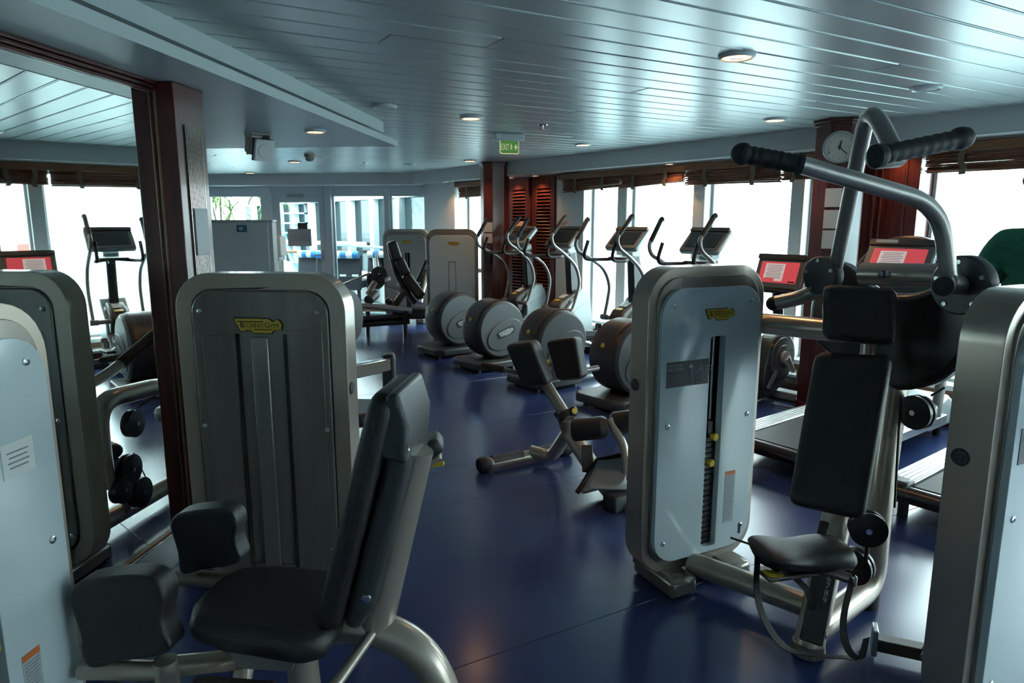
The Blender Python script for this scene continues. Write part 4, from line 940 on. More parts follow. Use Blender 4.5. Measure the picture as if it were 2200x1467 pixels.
def make_elliptical(label):
    T = Thing('elliptical_trainer', label, 'elliptical', (0, 0, 0), R(90), 'elliptical trainers in a row along the windows')
    prof = [(0.315, -0.18), (0.335, -0.165), (0.345, -0.12), (0.345, 0.12), (0.335, 0.165), (0.315, 0.18)]
    c = Vector((0.40, 0, 0.455))
    T.add('drum', MB().lathe([(0.0, -0.181)] + prof + [(0.0, 0.181)], c, (0, 1, 0), 48), 'plastic_dark', smooth=25)
    # brown band over the top, side discs and their raised ovals
    band = MB(); n = 20
    for i in range(n + 1):
        a = R(20 + 140 * i / n)
        for y in (-0.125, 0.125): band.v.append(c + Vector((math.cos(a) * 0.349, y, math.sin(a) * 0.349)))
    band.f += [(2 * i, 2 * i + 1, 2 * i + 3, 2 * i + 2) for i in range(n)]
    T.add('top_band', band, 'plastic_brown')
    hatch = MB()
    for i in range(n + 1):
        a = R(112 + 55 * i / n)
        for y in (-0.075, 0.075): hatch.v.append(c + Vector((math.cos(a) * 0.353, y, math.sin(a) * 0.353)))
    hatch.f += [(2 * i, 2 * i + 1, 2 * i + 3, 2 * i + 2) for i in range(n)]
    hb = T.add('top_hatch', hatch, 'plastic_dark')
    T.add('hatch_badge', MB().lathe([(0.024, 0), (0.02, 0.004), (0, 0.005)], c + Vector((math.cos(R(158)) * 0.353, 0, math.sin(R(158)) * 0.353)), (math.cos(R(158)), 0, math.sin(R(158))), 14), 'yellow', hb)
    for sg in (-1, 1):
        d = T.add('side_disc', MB().lathe([(0.312, 0), (0.306, 0.010), (0.0, 0.012)], c + Vector((0, sg * 0.178, 0)), (0, sg, 0), 48), 'plastic_grey', smooth=25)
        ov = []
        for k in range(40):
            a = 6.283185 * k / 40; x, z = 0.262 * math.cos(a), 0.165 * math.sin(a)
            ov.append((x * 0.93 - z * 0.37 + 0.03, x * 0.37 + z * 0.93 - 0.055))
        ex = Vector((1, 0, 0)) if sg == -1 else Vector((-1, 0, 0))
        ov = ov if sg == -1 else [(-p[0], p[1]) for p in ov]
        T.add('raised_oval', MB().plate(ov, 0.014, c + Vector((0, sg * 0.186, 0)), ex, (0, 0, 1)), 'plastic_grey', d, bevel=0.008)
        rot = Matrix.Rotation(R(17) * (-1), 4, 'Y')
        mt = Matrix.Translation(c + Vector((0.04 * (1 if sg == -1 else 1), sg * 0.2005, -0.03)))
        mt = mt @ (Matrix() if sg == -1 else Matrix.Rotation(math.pi, 4, 'Z')) @ rot
        T.add('badge_patch', MB().plate(rr(0.27, 0.095, 0.04, 5), 0.002, (0, 0, 0)).xf(mt), 'plastic_dark', d)
        logo(d, mt @ Matrix.Translation((0, -0.001, 0)), 0.215, 'badge_silver')
    T.add('base_plate', MB().plate([(-0.03, -0.24), (0.05, -0.31), (0.52, -0.31), (0.60, -0.26), (0.60, 0.26), (0.52, 0.31), (0.05, 0.31), (-0.03, 0.24)], 0.085, (0, 0, 0.028)  , (1, 0, 0), (0, 1, 0)), 'plastic_dark', bevel=0.02, seg=3)
    for (x, y) in ((0.06, 0.2), (0.06, -0.2), (0.5, 0.25), (0.5, -0.25)): T.add('floor_foot', MB().cyl((x, y, 0), (x, y, 0.03), 0.018, n=10), 'steel')
    T.add('base_beam', MB().box((1.10, 0, 0.075), (1.30, 0.16, 0.075)), 'plastic_lightgrey', bevel=0.012)
    T.add('front_foot', MB().box((1.90, 0, 0.04), (0.12, 0.60, 0.075)), 'plastic_dark', bevel=0.02)
    # front housing
    T.add('housing', MB().plate([(1.20, 0.08), (1.97, 0.08), (1.86, 0.78), (1.70, 0.80), (1.52, 0.72), (1.53, 0.42), (1.30, 0.24), (1.20, 0.16)], 0.24, (0, 0.12, 0)), 'plastic_lightgrey', bevel=0.018, seg=3)
    T.add('housing_cap', MB().plate([(1.84, 0.70), (1.80, 0.84), (1.68, 0.835), (1.45, 0.62), (1.55, 0.56)], 0.27, (0, 0.135, 0)), 'plastic_lightgrey', bevel=0.012)
    cap = T.add('pivot_cover', MB().plate([(1.36, 0.56), (1.33, 0.63), (1.38, 0.70), (1.62, 0.80), (1.66, 0.74), (1.50, 0.58), (1.46, 0.46), (1.40, 0.46)], 0.20, (0, 0.10, 0)), 'plastic_brown', bevel=0.025, seg=3)
    T.add('sticker', MB().box((1.50, 0.0, 0.763), (0.10, 0.09, 0.003), (0.92, 0, 0.39), (0, 1, 0)), 'paper', cap)
    T.add('sticker', MB().box((1.40, 0.0, 0.720), (0.045, 0.09, 0.003), (0.92, 0, 0.39), (0, 1, 0)), 'yellow', cap)
    T.add('side_slot', MB().box((1.50, -0.121, 0.235), (0.20, 0.006, 0.05), (0.95, 0, 0.30), (0, 1, 0)), 'ink', bevel=0.004)
    T.add('ramp', MB().plate([(1.14, 0.10), (1.36, 0.10), (1.46, 0.40), (1.40, 0.44), (1.22, 0.22)], 0.18, (0, 0.09, 0)), 'plastic_brown', bevel=0.015)
    T.add('pivot_axle', MB().cyl((1.42, -0.285, 0.60), (1.42, 0.285, 0.60), 0.026, n=14), 'tube_silver')
    mast = T.add('mast', MB().plate([(1.60, 0.72), (1.76, 0.76), (1.66, 1.34), (1.60, 1.36), (1.55, 1.34)], 0.10, (0, 0.05, 0)), 'plastic_black', bevel=0.015)
    T.add('mast_strip', MB().tube([(1.775, -0.035, 0.80), (1.665, -0.035, 1.34)], 0.008, 6), 'tube_silver', mast)
    T.add('mast_head', MB().box((1.575, 0, 1.345), (0.16, 0.16, 0.09), (1, 0, 0.25), (0, 1, 0)), 'plastic_lightgrey', bevel=0.02)
    console(T, 1.37, 1.405, 0.48, 0.32, 45)
    T.add('tray', MB().box((1.42, 0, 1.30), (0.16, 0.30, 0.035), (1, 0, 0.15), (0, 1, 0)), 'plastic_dark', bevel=0.015)
    T.add('key_reader', MB().box((1.40, -0.02, 1.265), (0.05, 0.07, 0.04)), 'plastic_dark', bevel=0.006)
    for sg in (-1, 1):
        ph = R(2) if sg == -1 else R(-6.5)
        piv = Vector((1.42, 0, 0.60)); rot = Matrix.Translation(piv) @ Matrix.Rotation(ph, 4, 'Y') @ Matrix.Translation(-piv)
        y = sg * 0.255
        arm = spline([(1.42, y, 0.60), (1.49, y, 0.78), (1.53, y, 0.96), (1.45, y, 1.16), (1.26, y, 1.31), (1.09, y, 1.41), (1.05, y, 1.50), (1.075, y, 1.56)], 6)
        so = T.add('swing_arm', MB().tube(arm, 0.020, 12).xf(rot), 'tube_silver')
        T.add('arm_grip', MB().tube([(1.072, y, 1.55), (1.24, y, 1.745), (1.262, y, 1.752)], [0.025, 0.025, 0.028], 12).xf(rot), 'rubber_black', so)
        T.add('arm_hub', MB().tube([(1.42, y * 1.14, 0.60), (1.42, y * 0.80, 0.60)], 0.034, 14), 'tube_silver', so)
        # fixed handles
        hd = fillet([(1.44, sg * 0.05, 1.285), (1.30, sg * 0.20, 1.275), (1.02, sg * 0.22, 1.285), (1.10, sg * 0.215, 1.49)], [0.08, 0.10])
        T.add('fixed_handle', MB().tube(hd, 0.019, 12), 'rubber_black')
        # pedal link, tray, rocker
        py = sg * 0.17; dz = 0.05 * sg
        lk = T.add('pedal_link', MB().tube([(0.55, py * 0.75, 0.42 - dz * 1.4), (1.22, py * 1.15, 0.30 + dz)], 0.024, 10), 'alu_rail')
        tr = T.add('pedal', MB().box((0.98, py * 1.1, 0.375 + dz * 0.7), (0.40, 0.155, 0.03), (1, 0, -0.08), (0, 1, 0)), 'rubber_black', bevel=0.012)
        T.add('pedal_wall', MB().box((1.02, py * 1.1 - sg * 0.075, 0.42 + dz * 0.7), (0.34, 0.016, 0.07), (1, 0, -0.08), (0, 1, 0)), 'plastic_dark', tr, bevel=0.006)
        rk = T.add('rocker', MB().plate([(1.14, 0.24 + dz), (1.28, 0.24 + dz), (1.30, 0.46 + dz), (1.27, 0.50 + dz), (1.24, 0.47 + dz)], 0.035, (0, py * 1.15 + 0.018, 0)), 'plastic_grey', bevel=0.01)
        T.add('rocker_bolt', MB().lathe([(0.026, -0.03), (0.026, 0.03)], (1.27, py * 1.15, 0.465 + dz), (0, 1, 0), 14), 'plastic_dark', rk)
        T.add('rocker_link', MB().tube([(1.27, py * 1.0, 0.44 + dz), (1.38, py * 0.9, 0.32), (1.50, py * 0.8, 0.20)], 0.022, 8), 'plastic_grey', rk)
    return T
el_labels = ['elliptical trainer nearest the far column, before the louvred doors', 'second elliptical trainer from the far column, with a card on its screen',
             'third elliptical trainer from the far column, before a window mullion', 'elliptical trainer nearest the white pulldown tower']
spots = [(-1.14, 8.60), (-0.60, 7.76), (0.05, 6.87), (0.71, 6.07)]
T0 = make_elliptical(el_labels[0])
extra = []
for i, (x, y) in enumerate(spots):
    r = T0.root if i == 0 else copy_tree(T0.root)
    r['label'] = el_labels[i]
    r.location = Vector((x, y, 0)) + ND * 0.06 + SD * (-0.02)
    r.rotation_euler = (0, 0, R(90) - (SA + R(90)))
def card(i, lx, ly, lz, label):
    r = [spots[i][0], spots[i][1]]; b = Vector((r[0], r[1], 0)) + ND * 0.06 + SD * -0.02
    c = b + ND * lx + SD * ly + UP * lz
    mb = MB().box(c, (0.10, 0.13, 0.002), (ND * 0.75 + UP * 0.66), SD)
    single('notice_card', mb, 'paper_pink', label, 'card', group='cards on the ellipticals')
card(0, 1.59, 0.10, 1.672, 'pinkish card tucked on the console beside the louvred doors')
card(1, 1.59, 0.10, 1.672, 'pale card tucked on the second elliptical console from the far column')
def make_treadmill(label, screen):
    T = Thing('treadmill', label, 'treadmill', (0, 0, 0), R(90), 'treadmills facing the windows')
    T.add('deck', MB().box((0.86, 0, 0.135), (1.62, 0.66, 0.10)), 'plastic_dark', bevel=0.015)
    T.add('belt', MB().box((0.84, 0, 0.192), (1.58, 0.52, 0.014)), 'rubber_black', bevel=0.006)
    for sg in (-1, 1):
        rl = T.add('side_rail', MB().box((0.90, sg * 0.345, 0.175), (1.70, 0.15, 0.07)), 'alu_rail', bevel=0.008)
        for k in range(4): T.add('rail_ridge', MB().box((0.88, sg * (0.295 + 0.03 * k), 0.212), (1.60, 0.010, 0.006)), 'tube_silver', rl)
        T.add('rear_cap', MB().box((0.05, sg * 0.345, 0.16), (0.12, 0.155, 0.13)), 'plastic_dark', bevel=0.02)
        T.add('foot', MB().cyl((0.10, sg * 0.32, 0), (0.10, sg * 0.32, 0.10), 0.03, n=10), 'rubber_black')
        T.add('foot', MB().cyl((1.85, sg * 0.32, 0), (1.85, sg * 0.32, 0.10), 0.03, n=10), 'rubber_black')
        T.add('upright', MB().tube(fillet([(1.62, sg * 0.38, 0.20), (1.72, sg * 0.38, 0.9), (1.66, sg * 0.32, 1.20)], 0.2), 0.038, 12), 'tube_silver')
        T.add('handrail', MB().tube(fillet([(1.70, sg * 0.36, 1.0), (1.20, sg * 0.36, 0.98), (1.12, sg * 0.36, 0.90)], 0.06), 0.024, 10), 'rubber_black')
    T.add('rear_roller', MB().cyl((0.02, -0.33, 0.15), (0.02, 0.33, 0.15), 0.05, n=14), 'plastic_black')
    hd = T.add('motor_hood', MB().plate([(1.50, 0.10), (2.02, 0.10), (2.00, 0.24), (1.80, 0.36), (1.56, 0.30), (1.48, 0.20)], 0.80, (0, 0.40, 0)), 'plastic_lightgrey', bevel=0.03, seg=3)
    logo(hd, Matrix.Translation((1.515, 0, 0.245)) @ Matrix.Rotation(R(-90), 4, 'Z') @ Matrix.Rotation(R(-25), 4, 'X') @ Matrix.Translation((0, -0.03, 0)), 0.30, 'badge_silver')
    T.add('cross_handle', MB().tube([(1.60, -0.34, 1.10), (1.50, -0.2, 1.12), (1.50, 0.2, 1.12), (1.60, 0.34, 1.10)], 0.026, 10), 'rubber_black')
    T.add('shroud', MB().tube(spline([(1.72, -0.36, 1.12), (1.74, -0.33, 1.34), (1.78, -0.18, 1.50), (1.79, 0, 1.54), (1.78, 0.18, 1.50), (1.74, 0.33, 1.34), (1.72, 0.36, 1.12)], 5), 0.05, 10, flat=1.0), 'plastic_brown')
    T.add('shroud_back', MB().plate([(-0.35, 1.10), (0.35, 1.10), (0.33, 1.34), (0.18, 1.50), (0, 1.54), (-0.18, 1.50), (-0.33, 1.34)], -0.05, (1.76, 0, 0), (0, -1, 0), (0, 0, 1)), 'plastic_grey', bevel=0.01)
    body, c, ex, ey, nn = console(T, 1.50, 1.25, 0.52, 0.36, 32, screen, page=True)
    T.add('paper_slip', MB().plate(rr(0.17, 0.028, 0.002, 1), 0.024, c + ey * 0.155 - ex * 0.12, ex, ey), 'paper', body)
    return T
tm = make_treadmill('treadmill with a red lit screen, beside the clock column', 'screen_red')
def place(root, s, n, az=None):
    root.location = W(s, n, 0); root.rotation_euler = (0, 0, R(90) - (SA + R(90) if az is None else az))
place(tm.root, 2.46, 4.12)
t2 = copy_tree(tm.root); t2['label'] = 'treadmill the person in green is walking on'
place(t2, 1.30, 4.05)
# recumbent bike
T = Thing('recumbent_bike', 'recumbent exercise bike with red lit screen and pale crank arm', 'exercise bike', (0, 0, 0), R(90))
cc = Vector((1.25, 0, 0.42))
sh = [(cc.x + 0.235 * math.cos(R(a)), cc.z + 0.235 * math.sin(R(a))) for a in range(-40, 171, 10)] + [(cc.x - 0.28, cc.z - 0.06), (cc.x - 0.29, 0.20), (cc.x - 0.24, 0.09), (cc.x - 0.12, 0.07), (cc.x + 0.02, 0.12)]
T.add('body', MB().plate(sh, 0.17, (0, 0.085, 0)), 'plastic_dark', bevel=0.02, seg=3)
for sg in (-1, 1):
    dd = T.add('side_disc', MB().lathe([(0.195, 0), (0.19, 0.010), (0.12, 0.012), (0.115, 0.020), (0, 0.022)], cc + Vector((0, sg * 0.083, 0)), (0, sg, 0), 36), 'plastic_grey', smooth=25)
    for k in range(6):
        a = k * 1.047 + 0.3
        T.add('screw', MB().lathe([(0.009, 0), (0.008, 0.004)], cc + Vector((math.cos(a) * 0.165, sg * 0.094, math.sin(a) * 0.165)), (0, sg, 0), 8), 'ink', dd)
    ca = R(-55) if sg == -1 else R(125); tip = cc + Vector((math.cos(ca) * 0.175, sg * 0.15, math.sin(ca) * 0.175))
    ck = T.add('crank', MB().tube([cc + Vector((0, sg * 0.12, 0)), tip], [0.045, 0.022], 12), 'badge_silver')
    T.add('crank_hub', MB().lathe([(0.062, -0.015), (0.062, 0.03), (0.03, 0.035)], cc + Vector((0, sg * 0.10, 0)), (0, sg, 0), 20), 'badge_silver', ck)
    pd = T.add('pedal', MB().lathe([(0.055, -0.02), (0.06, 0.0), (0.055, 0.03)], tip + Vector((0.03, sg * 0.06, -0.01)), (0.2, sg, 0), 18), 'plastic_brown')
    T.add('pedal_strap', MB().tube([tip + Vector((0.03 + 0.075 * math.cos(a), sg * 0.07, -0.01 + 0.075 * math.sin(a))) for a in [k * 0.314 for k in range(15)]], 0.008, 6), 'strap_cloth', pd)
logo(T.root, Matrix.Translation((cc.x - 0.155, -0.088, 0.22)) @ Matrix.Rotation(R(-52), 4, 'Y'), 0.21, 'badge_silver')
T.add('top_cover', MB().plate([(cc.x - 0.16, cc.z + 0.18), (cc.x + 0.02, cc.z + 0.26), (cc.x + 0.14, cc.z + 0.215), (cc.x + 0.10, cc.z + 0.17)], 0.11, (0, 0.055, 0)), 'plastic_brown', bevel=0.02)
logo(T.root, Matrix.Translation((cc.x - 0.19, -0.086, cc.z + 0.135)), 0.08)
T.add('console_post', MB().tube([(cc.x + 0.06, 0, 0.6), (cc.x - 0.02, 0, 1.05)], 0.05, 12), 'plastic_black')
T.add('console_shelf', MB().box((cc.x - 0.06, 0, 1.055), (0.16, 0.42, 0.035)), 'plastic_black', bevel=0.012)
console(T, cc.x - 0.07, 1.075, 0.50, 0.34, 20, 'screen_red', page=True)
T.add('base_beam', MB().box((0.55, 0, 0.085), (1.30, 0.14, 0.09)), 'plastic_dark', bevel=0.015)
T.add('front_foot', MB().box((1.32, 0, 0.045), (0.14, 0.56, 0.08)), 'plastic_lightgrey', bevel=0.015)
T.add('rear_foot', MB().box((-0.05, 0, 0.045), (0.14, 0.56, 0.08)), 'plastic_lightgrey', bevel=0.015)
T.add('seat', MB().box((0.15, 0, 0.50), (0.40, 0.42, 0.09)), 'leather_black', bevel=0.035, seg=4)
T.add('seat_back', MB().box((-0.10, 0, 0.80), (0.08, 0.42, 0.50), (1, 0, 0.25), (0, 1, 0)), 'leather_black', bevel=0.03, seg=4)
T.add('seat_frame', MB().tube([(0.15, 0, 0.12), (0.12, 0, 0.45)], 0.05, 12), 'champagne')
for sg in (-1, 1): T.add('seat_handle', MB().tube(fillet([(0.0, sg * 0.24, 0.42), (0.32, sg * 0.26, 0.50), (0.46, sg * 0.26, 0.54)], 0.06), 0.02, 10), 'tube_silver')
place(T.root, 3.62, 4.72)
# ------------------------------------------------------------------ the person on the treadmill
def person(base, az):
    T = Thing('person', 'person in a green short-sleeved shirt walking on a treadmill', 'person', base, az)
    def skinned(name, vs, es, rads, mt, root=0, sub=2):
        me = bpy.data.meshes.new(name); me.from_pydata(vs, es, []); o = bpy.data.objects.new(name, me); COL.objects.link(o); o.parent = T.root
        me.materials.append(MATS[mt]); sk = o.modifiers.new('skin', 'SKIN'); sk.use_smooth_shade = True
        sv = me.skin_vertices[0].data
        for i, r in enumerate(rads): sv[i].radius = r if isinstance(r, tuple) else (r, r); sv[i].use_root = (i == root)
        q = o.modifiers.new('soft', 'SUBSURF'); q.levels = sub; q.render_levels = sub
        return o
    # body: pelvis, chest, neck, head, legs in stride, left arm forward on the rail, right arm bent
    vs = [(0, 0, .95), (.02, 0, 1.15), (.04, 0, 1.36), (.05, 0, 1.47), (.07, 0, 1.56), (.09, 0, 1.66),
          (0, .09, .88), (.20, .10, .52), (.12, .10, .10), (.27, .10, .05),
          (0, -.09, .88), (-.06, -.10, .50), (-.36, -.10, .20), (-.24, -.10, .10),
          (.03, .15, 1.34), (.005, .235, 1.10), (.20, .27, 1.00), (.28, .27, .99),
          (.03, -.15, 1.34), (.005, -.235, 1.10), (.20, -.27, 1.00), (.28, -.27, .99)]
    es = [(0, 1), (1, 2), (2, 3), (3, 4), (4, 5), (0, 6), (6, 7), (7, 8), (8, 9), (0, 10), (10, 11), (11, 12), (12, 13), (2, 14), (14, 15), (15, 16), (16, 17), (2, 18), (18, 19), (19, 20), (20, 21)]
    rd = [(.12, .10), (.12, .09), (.12, .09), .060, .06, .06, .095, .062, .045, .04, .095, .062, .045, .04, .05, .04, .036, .03, .05, .04, .036, .03]
    body = skinned('body', vs, es, rd, 'skin')
    # head with face, hair
    hd = MB().ball((.10, 0, 1.73), 0.105, 12, 1.22); T.add('head', hd, 'skin')
    T.add('nose', MB().lathe([(.018, -.02), (.012, .02), (0, .03)], (.205, 0, 1.72), (.8, 0, -.5), 8), 'skin')
    for sg in (-1, 1):
        T.add('eye', MB().ball((.195, sg * .038, 1.745), 0.013, 6), 'ink'); T.add('ear', MB().ball((.095, sg * .105, 1.73), 0.024, 6, 1.4), 'skin')
    T.add('mouth', MB().box((.200, 0, 1.675), (.01, .045, .008)), 'mahogany_red')
    T.add('hair', MB().lathe([(0.112 * math.sin(a), 0.128 * math.cos(a)) for a in [0.05 + k * 0.165 for k in range(11)]][::-1], (.085, 0, 1.745), (-.25, 0, 1), 24), 'hair_dark')
    # clothes
    shirt = [(0, 0, .98), (.02, 0, 1.15), (.04, 0, 1.36), (.05, 0, 1.46), (.03, .15, 1.35), (.005, .235, 1.14), (.03, -.15, 1.35), (.005, -.235, 1.14), (-.01, 0, .90)]
    skinned('shirt', shirt, [(0, 1), (1, 2), (2, 3), (2, 4), (4, 5), (2, 6), (6, 7), (0, 8)], [(.175, .15), (.165, .14), (.17, .14), .07, .135, .088, .135, .088, (.178, .15)], 'shirt_green')
    skinned('trousers', [(0, 0, .93), (0, .095, .86), (.20, .10, .52), (.12, .10, .15), (0, -.095, .86), (-.06, -.10, .50), (-.34, -.10, .23)], [(0, 1), (1, 2), (2, 3), (0, 4), (4, 5), (5, 6)], [(.165, .135), .115, .082, .07, .115, .082, .07], 'trousers_navy')
    for (x, y, z, a) in ((.20, .10, .04, 0), (-.30, -.10, .11, 35)):
        T.add('shoe', MB().box((x, y, z), (.28, .10, .085), (math.cos(R(a)), 0, -math.sin(R(a))), (0, 1, 0)), 'shoe_grey', bevel=0.03, seg=3)
    # hands: palm, four fingers, thumb, closed on the rail
    for sg in (-1, 1):
        px, py, pz = .30, sg * .27, .985
        for k in range(4):
            yy = py + (k - 1.5) * 0.020
            skinned('finger', [(px, yy, pz), (px + .045, yy, pz + .012), (px + .068 - .004 * abs(k - 1), yy, pz - .012), (px + .05, yy, pz - .032)], [(0, 1), (1, 2), (2, 3)], [.011, .0095, .009, .008], 'skin', sub=1)
        skinned('thumb', [(px - .02, py - sg * .03, pz), (px + .01, py - sg * .048, pz - .012), (px + .035, py - sg * .04, pz - .03)], [(0, 1), (1, 2)], [.013, .011, .009], 'skin', sub=1)
        T.add('palm', MB().box((px - .005, py, pz), (.075, .085, .03)), 'skin', bevel=0.012, seg=3)
    return T
person(W(1.275, 4.64, 0.20), SA + R(90))
# ------------------------------------------------------------------ blinds and valances
struct('trim_40', wbox(-8.0, 2.64, 6.36, 6.46, 2.262, 2.345), 'brown_wood', bevel=0.012)
struct('trim_41', wbox(3.42, 7.30, 6.36, 6.46, 2.262, 2.345), 'brown_wood', bevel=0.012)
struct('trim_42', wbox(8.62, 9.92, 6.36, 6.46, 2.262, 2.345), 'brown_wood', bevel=0.012)
def blind(s1, s0, z0a, z0b, label, sl=10):
    c = W((s0 + s1) / 2, 6.41, 2.1); T = Thing('bamboo_blind', label, 'blind', c, group='rolled bamboo blinds along the windows')
    mb = MB(); n = 19
    for k in range(n):
        f = k / (n - 1); zz = random.uniform(-0.004, 0.004)
        a = W(s0, 6.41 + random.uniform(-0.03, 0.03), 2.285 * (1 - f) + z0b * f + zz); b = W(s1, 6.41 + random.uniform(-0.03, 0.03), 2.285 * (1 - f) + z0a * f + zz)
        mid = (a + b) / 2 + UP * random.uniform(-0.006, 0.004)
        mb.tube([a, mid, b], 0.0075, 5)
    T.add('slats', mb, 'bamboo')
    bk = MB(); a, b = W(s0 + 0.01, 6.432, 0), W(s1 - 0.01, 6.432, 0)
    for k in range(8):
        f0, f1 = k / 8 + 0.006, (k + 1) / 8 - 0.006
        bk.add([a + UP * (2.285 * (1 - f0) + z0b * f0), b + UP * (2.285 * (1 - f0) + z0a * f0), b + UP * (2.285 * (1 - f1) + z0a * f1), a + UP * (2.285 * (1 - f1) + z0b * f1)], [(0, 1, 2, 3)])
    T.add('weave', bk, 'bamboo', smooth=0)
    m_ = max(2, int((s1 - s0) / 0.42))
    for k in range(m_):
        f = (k + 0.5) / m_; s_ = s0 + (s1 - s0) * f; zb = z0b + (z0a - z0b) * f - 0.03
        T.add('strap', MB().ribbon(spline([W(s_, 6.365, 2.275), W(s_ + random.uniform(-.02, .02), 6.362, 2.2), W(s_ + random.uniform(-.03, .03), 6.36, zb + 0.05), W(s_, 6.37, zb)], 4), SD * 0.05, 0.006), 'strap_cloth')
    T.add('pull_cord', MB().tube([W(s0 + 0.05, 6.36, 2.2), W(s0 + 0.06, 6.36, 1.1)], 0.0022, 5), 'strap_cloth')
blind(7.20, 6.16, 2.10, 2.135, 'rolled bamboo blind hanging beside the louvred doors')
blind(6.14, 5.15, 2.11, 2.15, 'rolled bamboo blind over the third elliptical trainer')
blind(5.13, 3.95, 2.115, 2.10, 'rolled bamboo blind over the elliptical beside the white tower')
blind(3.93, 3.42, 2.11, 2.11, 'short rolled bamboo blind beside the wall clock')
blind(2.60, 1.45, 2.11, 2.11, 'rolled bamboo blind next to the wooden wall panel')
for k in range(2): blind(1.42 - 1.2 * k, 0.25 - 1.2 * k, 2.11, 2.12, 'rolled bamboo blind %s' % ['right of the panel blind, seen in the mirror', 'above the windows beyond the treadmills', 'above the window near the back of the gym', 'above the rearmost gym window'][k])
blind(9.86, 8.66, 2.10, 2.10, 'rolled bamboo blind beside the far mahogany column')
# ------------------------------------------------------------------ ceiling fittings
def downlight(u, v, z, label, lit=True, r=0.095, power=1.0):
    c = atz(u, v, z); T = Thing('ceiling_lamp', label, 'lamp', c, group='round recessed ceiling lamps')
    T.add('trim_ring', MB().lathe([(r, 0.004), (r, -0.008), (r * 0.86, -0.020), (r * 0.74, -0.012), (r * 0.72, 0.004)], c, (0, 0, 1), 28), 'frame_white')
    T.add('lens', MB().lathe([(r * 0.74, -0.004), (r * 0.70, -0.016), (0.0, -0.019)], c, (0, 0, 1), 24), 'lamp_glow' if lit else 'lamp_dim')
    if lit:
        T.add('lamp_reflector', MB().box(c + UP * -0.0185, (r * 0.7, r * 0.12, 0.004)), 'plastic_brown')
        ld = bpy.data.lights.new('lamp_light', 'SPOT'); ld.energy = LAMP_W * power; ld.color = (1.0, 0.52, 0.22); ld.spot_size = R(120); ld.spot_blend = 0.8; ld.shadow_soft_size = r * 0.6
        lo = bpy.data.objects.new('lamp_light', ld); COL.objects.link(lo); lo.parent = T.root; lo.location = (0, 0, -0.03)
downlight(1583, 118, ZC, 'lit round ceiling lamp, the largest one overhead')
downlight(1012, 251, ZC, 'lit round ceiling lamp before the exit sign')
downlight(1665, 255, ZC, 'lit round ceiling lamp beside the clock column')
downlight(1253, 309, ZC, 'lit round ceiling lamp between the exit sign and the windows')
downlight(1010, 344, ZC, 'lit round ceiling lamp just beside the far column')
downlight(633, 346, ZC, 'lit round ceiling lamp beside the smoke detector')
downlight(537, 370, ZC, 'lit round ceiling lamp above the dracaenas window')
downlight(825, 227, ZC, 'unlit white ceiling lamp near the soffit corner', False)
downlight(1990, 187, ZC, 'unlit white ceiling lamp above the pulldown machine', False)
downlight(880, 352, ZC, 'unlit dim ceiling lamp near the far beam', False)
downlight(677, 279, ZS, 'small lamp in the soffit beside the loudspeaker', True, 0.075, 0.3)
ZB = ZS + 0.012
downlight(957, 389, ZB, 'small lamp under the beam near the corner wall', True, 0.05, 0.5)
def beam_lamp(s, n, label, pw=1.0):
    c = W(s, n, ZB)
    z = c.z - CAM_H; f = c.y * math.cos(PITCH) - z * math.sin(PITCH); up = c.y * math.sin(PITCH) + z * math.cos(PITCH)
    downlight(1100 + FPX * c.x / f, 733.5 - FPX * up / f, ZB, label, True, 0.05, pw)
beam_lamp(8.30, 6.32, 'small lamp under the beam at the louvred door nearest the column', 0.7)
beam_lamp(7.72, 6.32, 'small lamp under the beam over the louvred door nearest the windows', 0.7)
beam_lamp(5.25, 6.26, 'small lamp under the beam above the third elliptical trainer', 0.5)
beam_lamp(2.75, 6.24, 'small lamp under the beam beside the wooden wall panel', 0.3)
def smoke(u, v):
    c = atz(u, v - 6, ZC); T = Thing('smoke_detector', 'round beige smoke detector on the far ceiling', 'smoke detector', c)
    T.add('base', MB().lathe([(0.07, 0.0), (0.07, -0.03), (0.05, -0.035)], c, (0, 0, 1), 20), 'speaker_beige')
    T.add('head', MB().lathe([(0.05, -0.03), (0.056, -0.06), (0.035, -0.085), (0, -0.087)], c, (0, 0, 1), 20), 'speaker_beige')
smoke(665, 338)
def sprinkler(u, v, label):
    c = atz(u, v, ZC); T = Thing('sprinkler', label, 'sprinkler', c, group='ceiling sprinklers')
    T.add('escutcheon', MB().lathe([(0.045, 0.0), (0.04, -0.008), (0.0, -0.01)], c, (0, 0, 1), 18), 'chrome')
    T.add('nozzle', MB().cyl(c + UP * -0.005, c + UP * -0.035, 0.011, 0.007, n=10), 'chrome')
    T.add('deflector', MB().lathe([(0.02, -0.040), (0.02, -0.043)], c, (0, 0, 1), 14), 'chrome')
sprinkler(1166, 268, 'small chrome ceiling sprinkler right of the exit sign')
sprinkler(783, 350, 'small chrome ceiling sprinkler near the far beam')
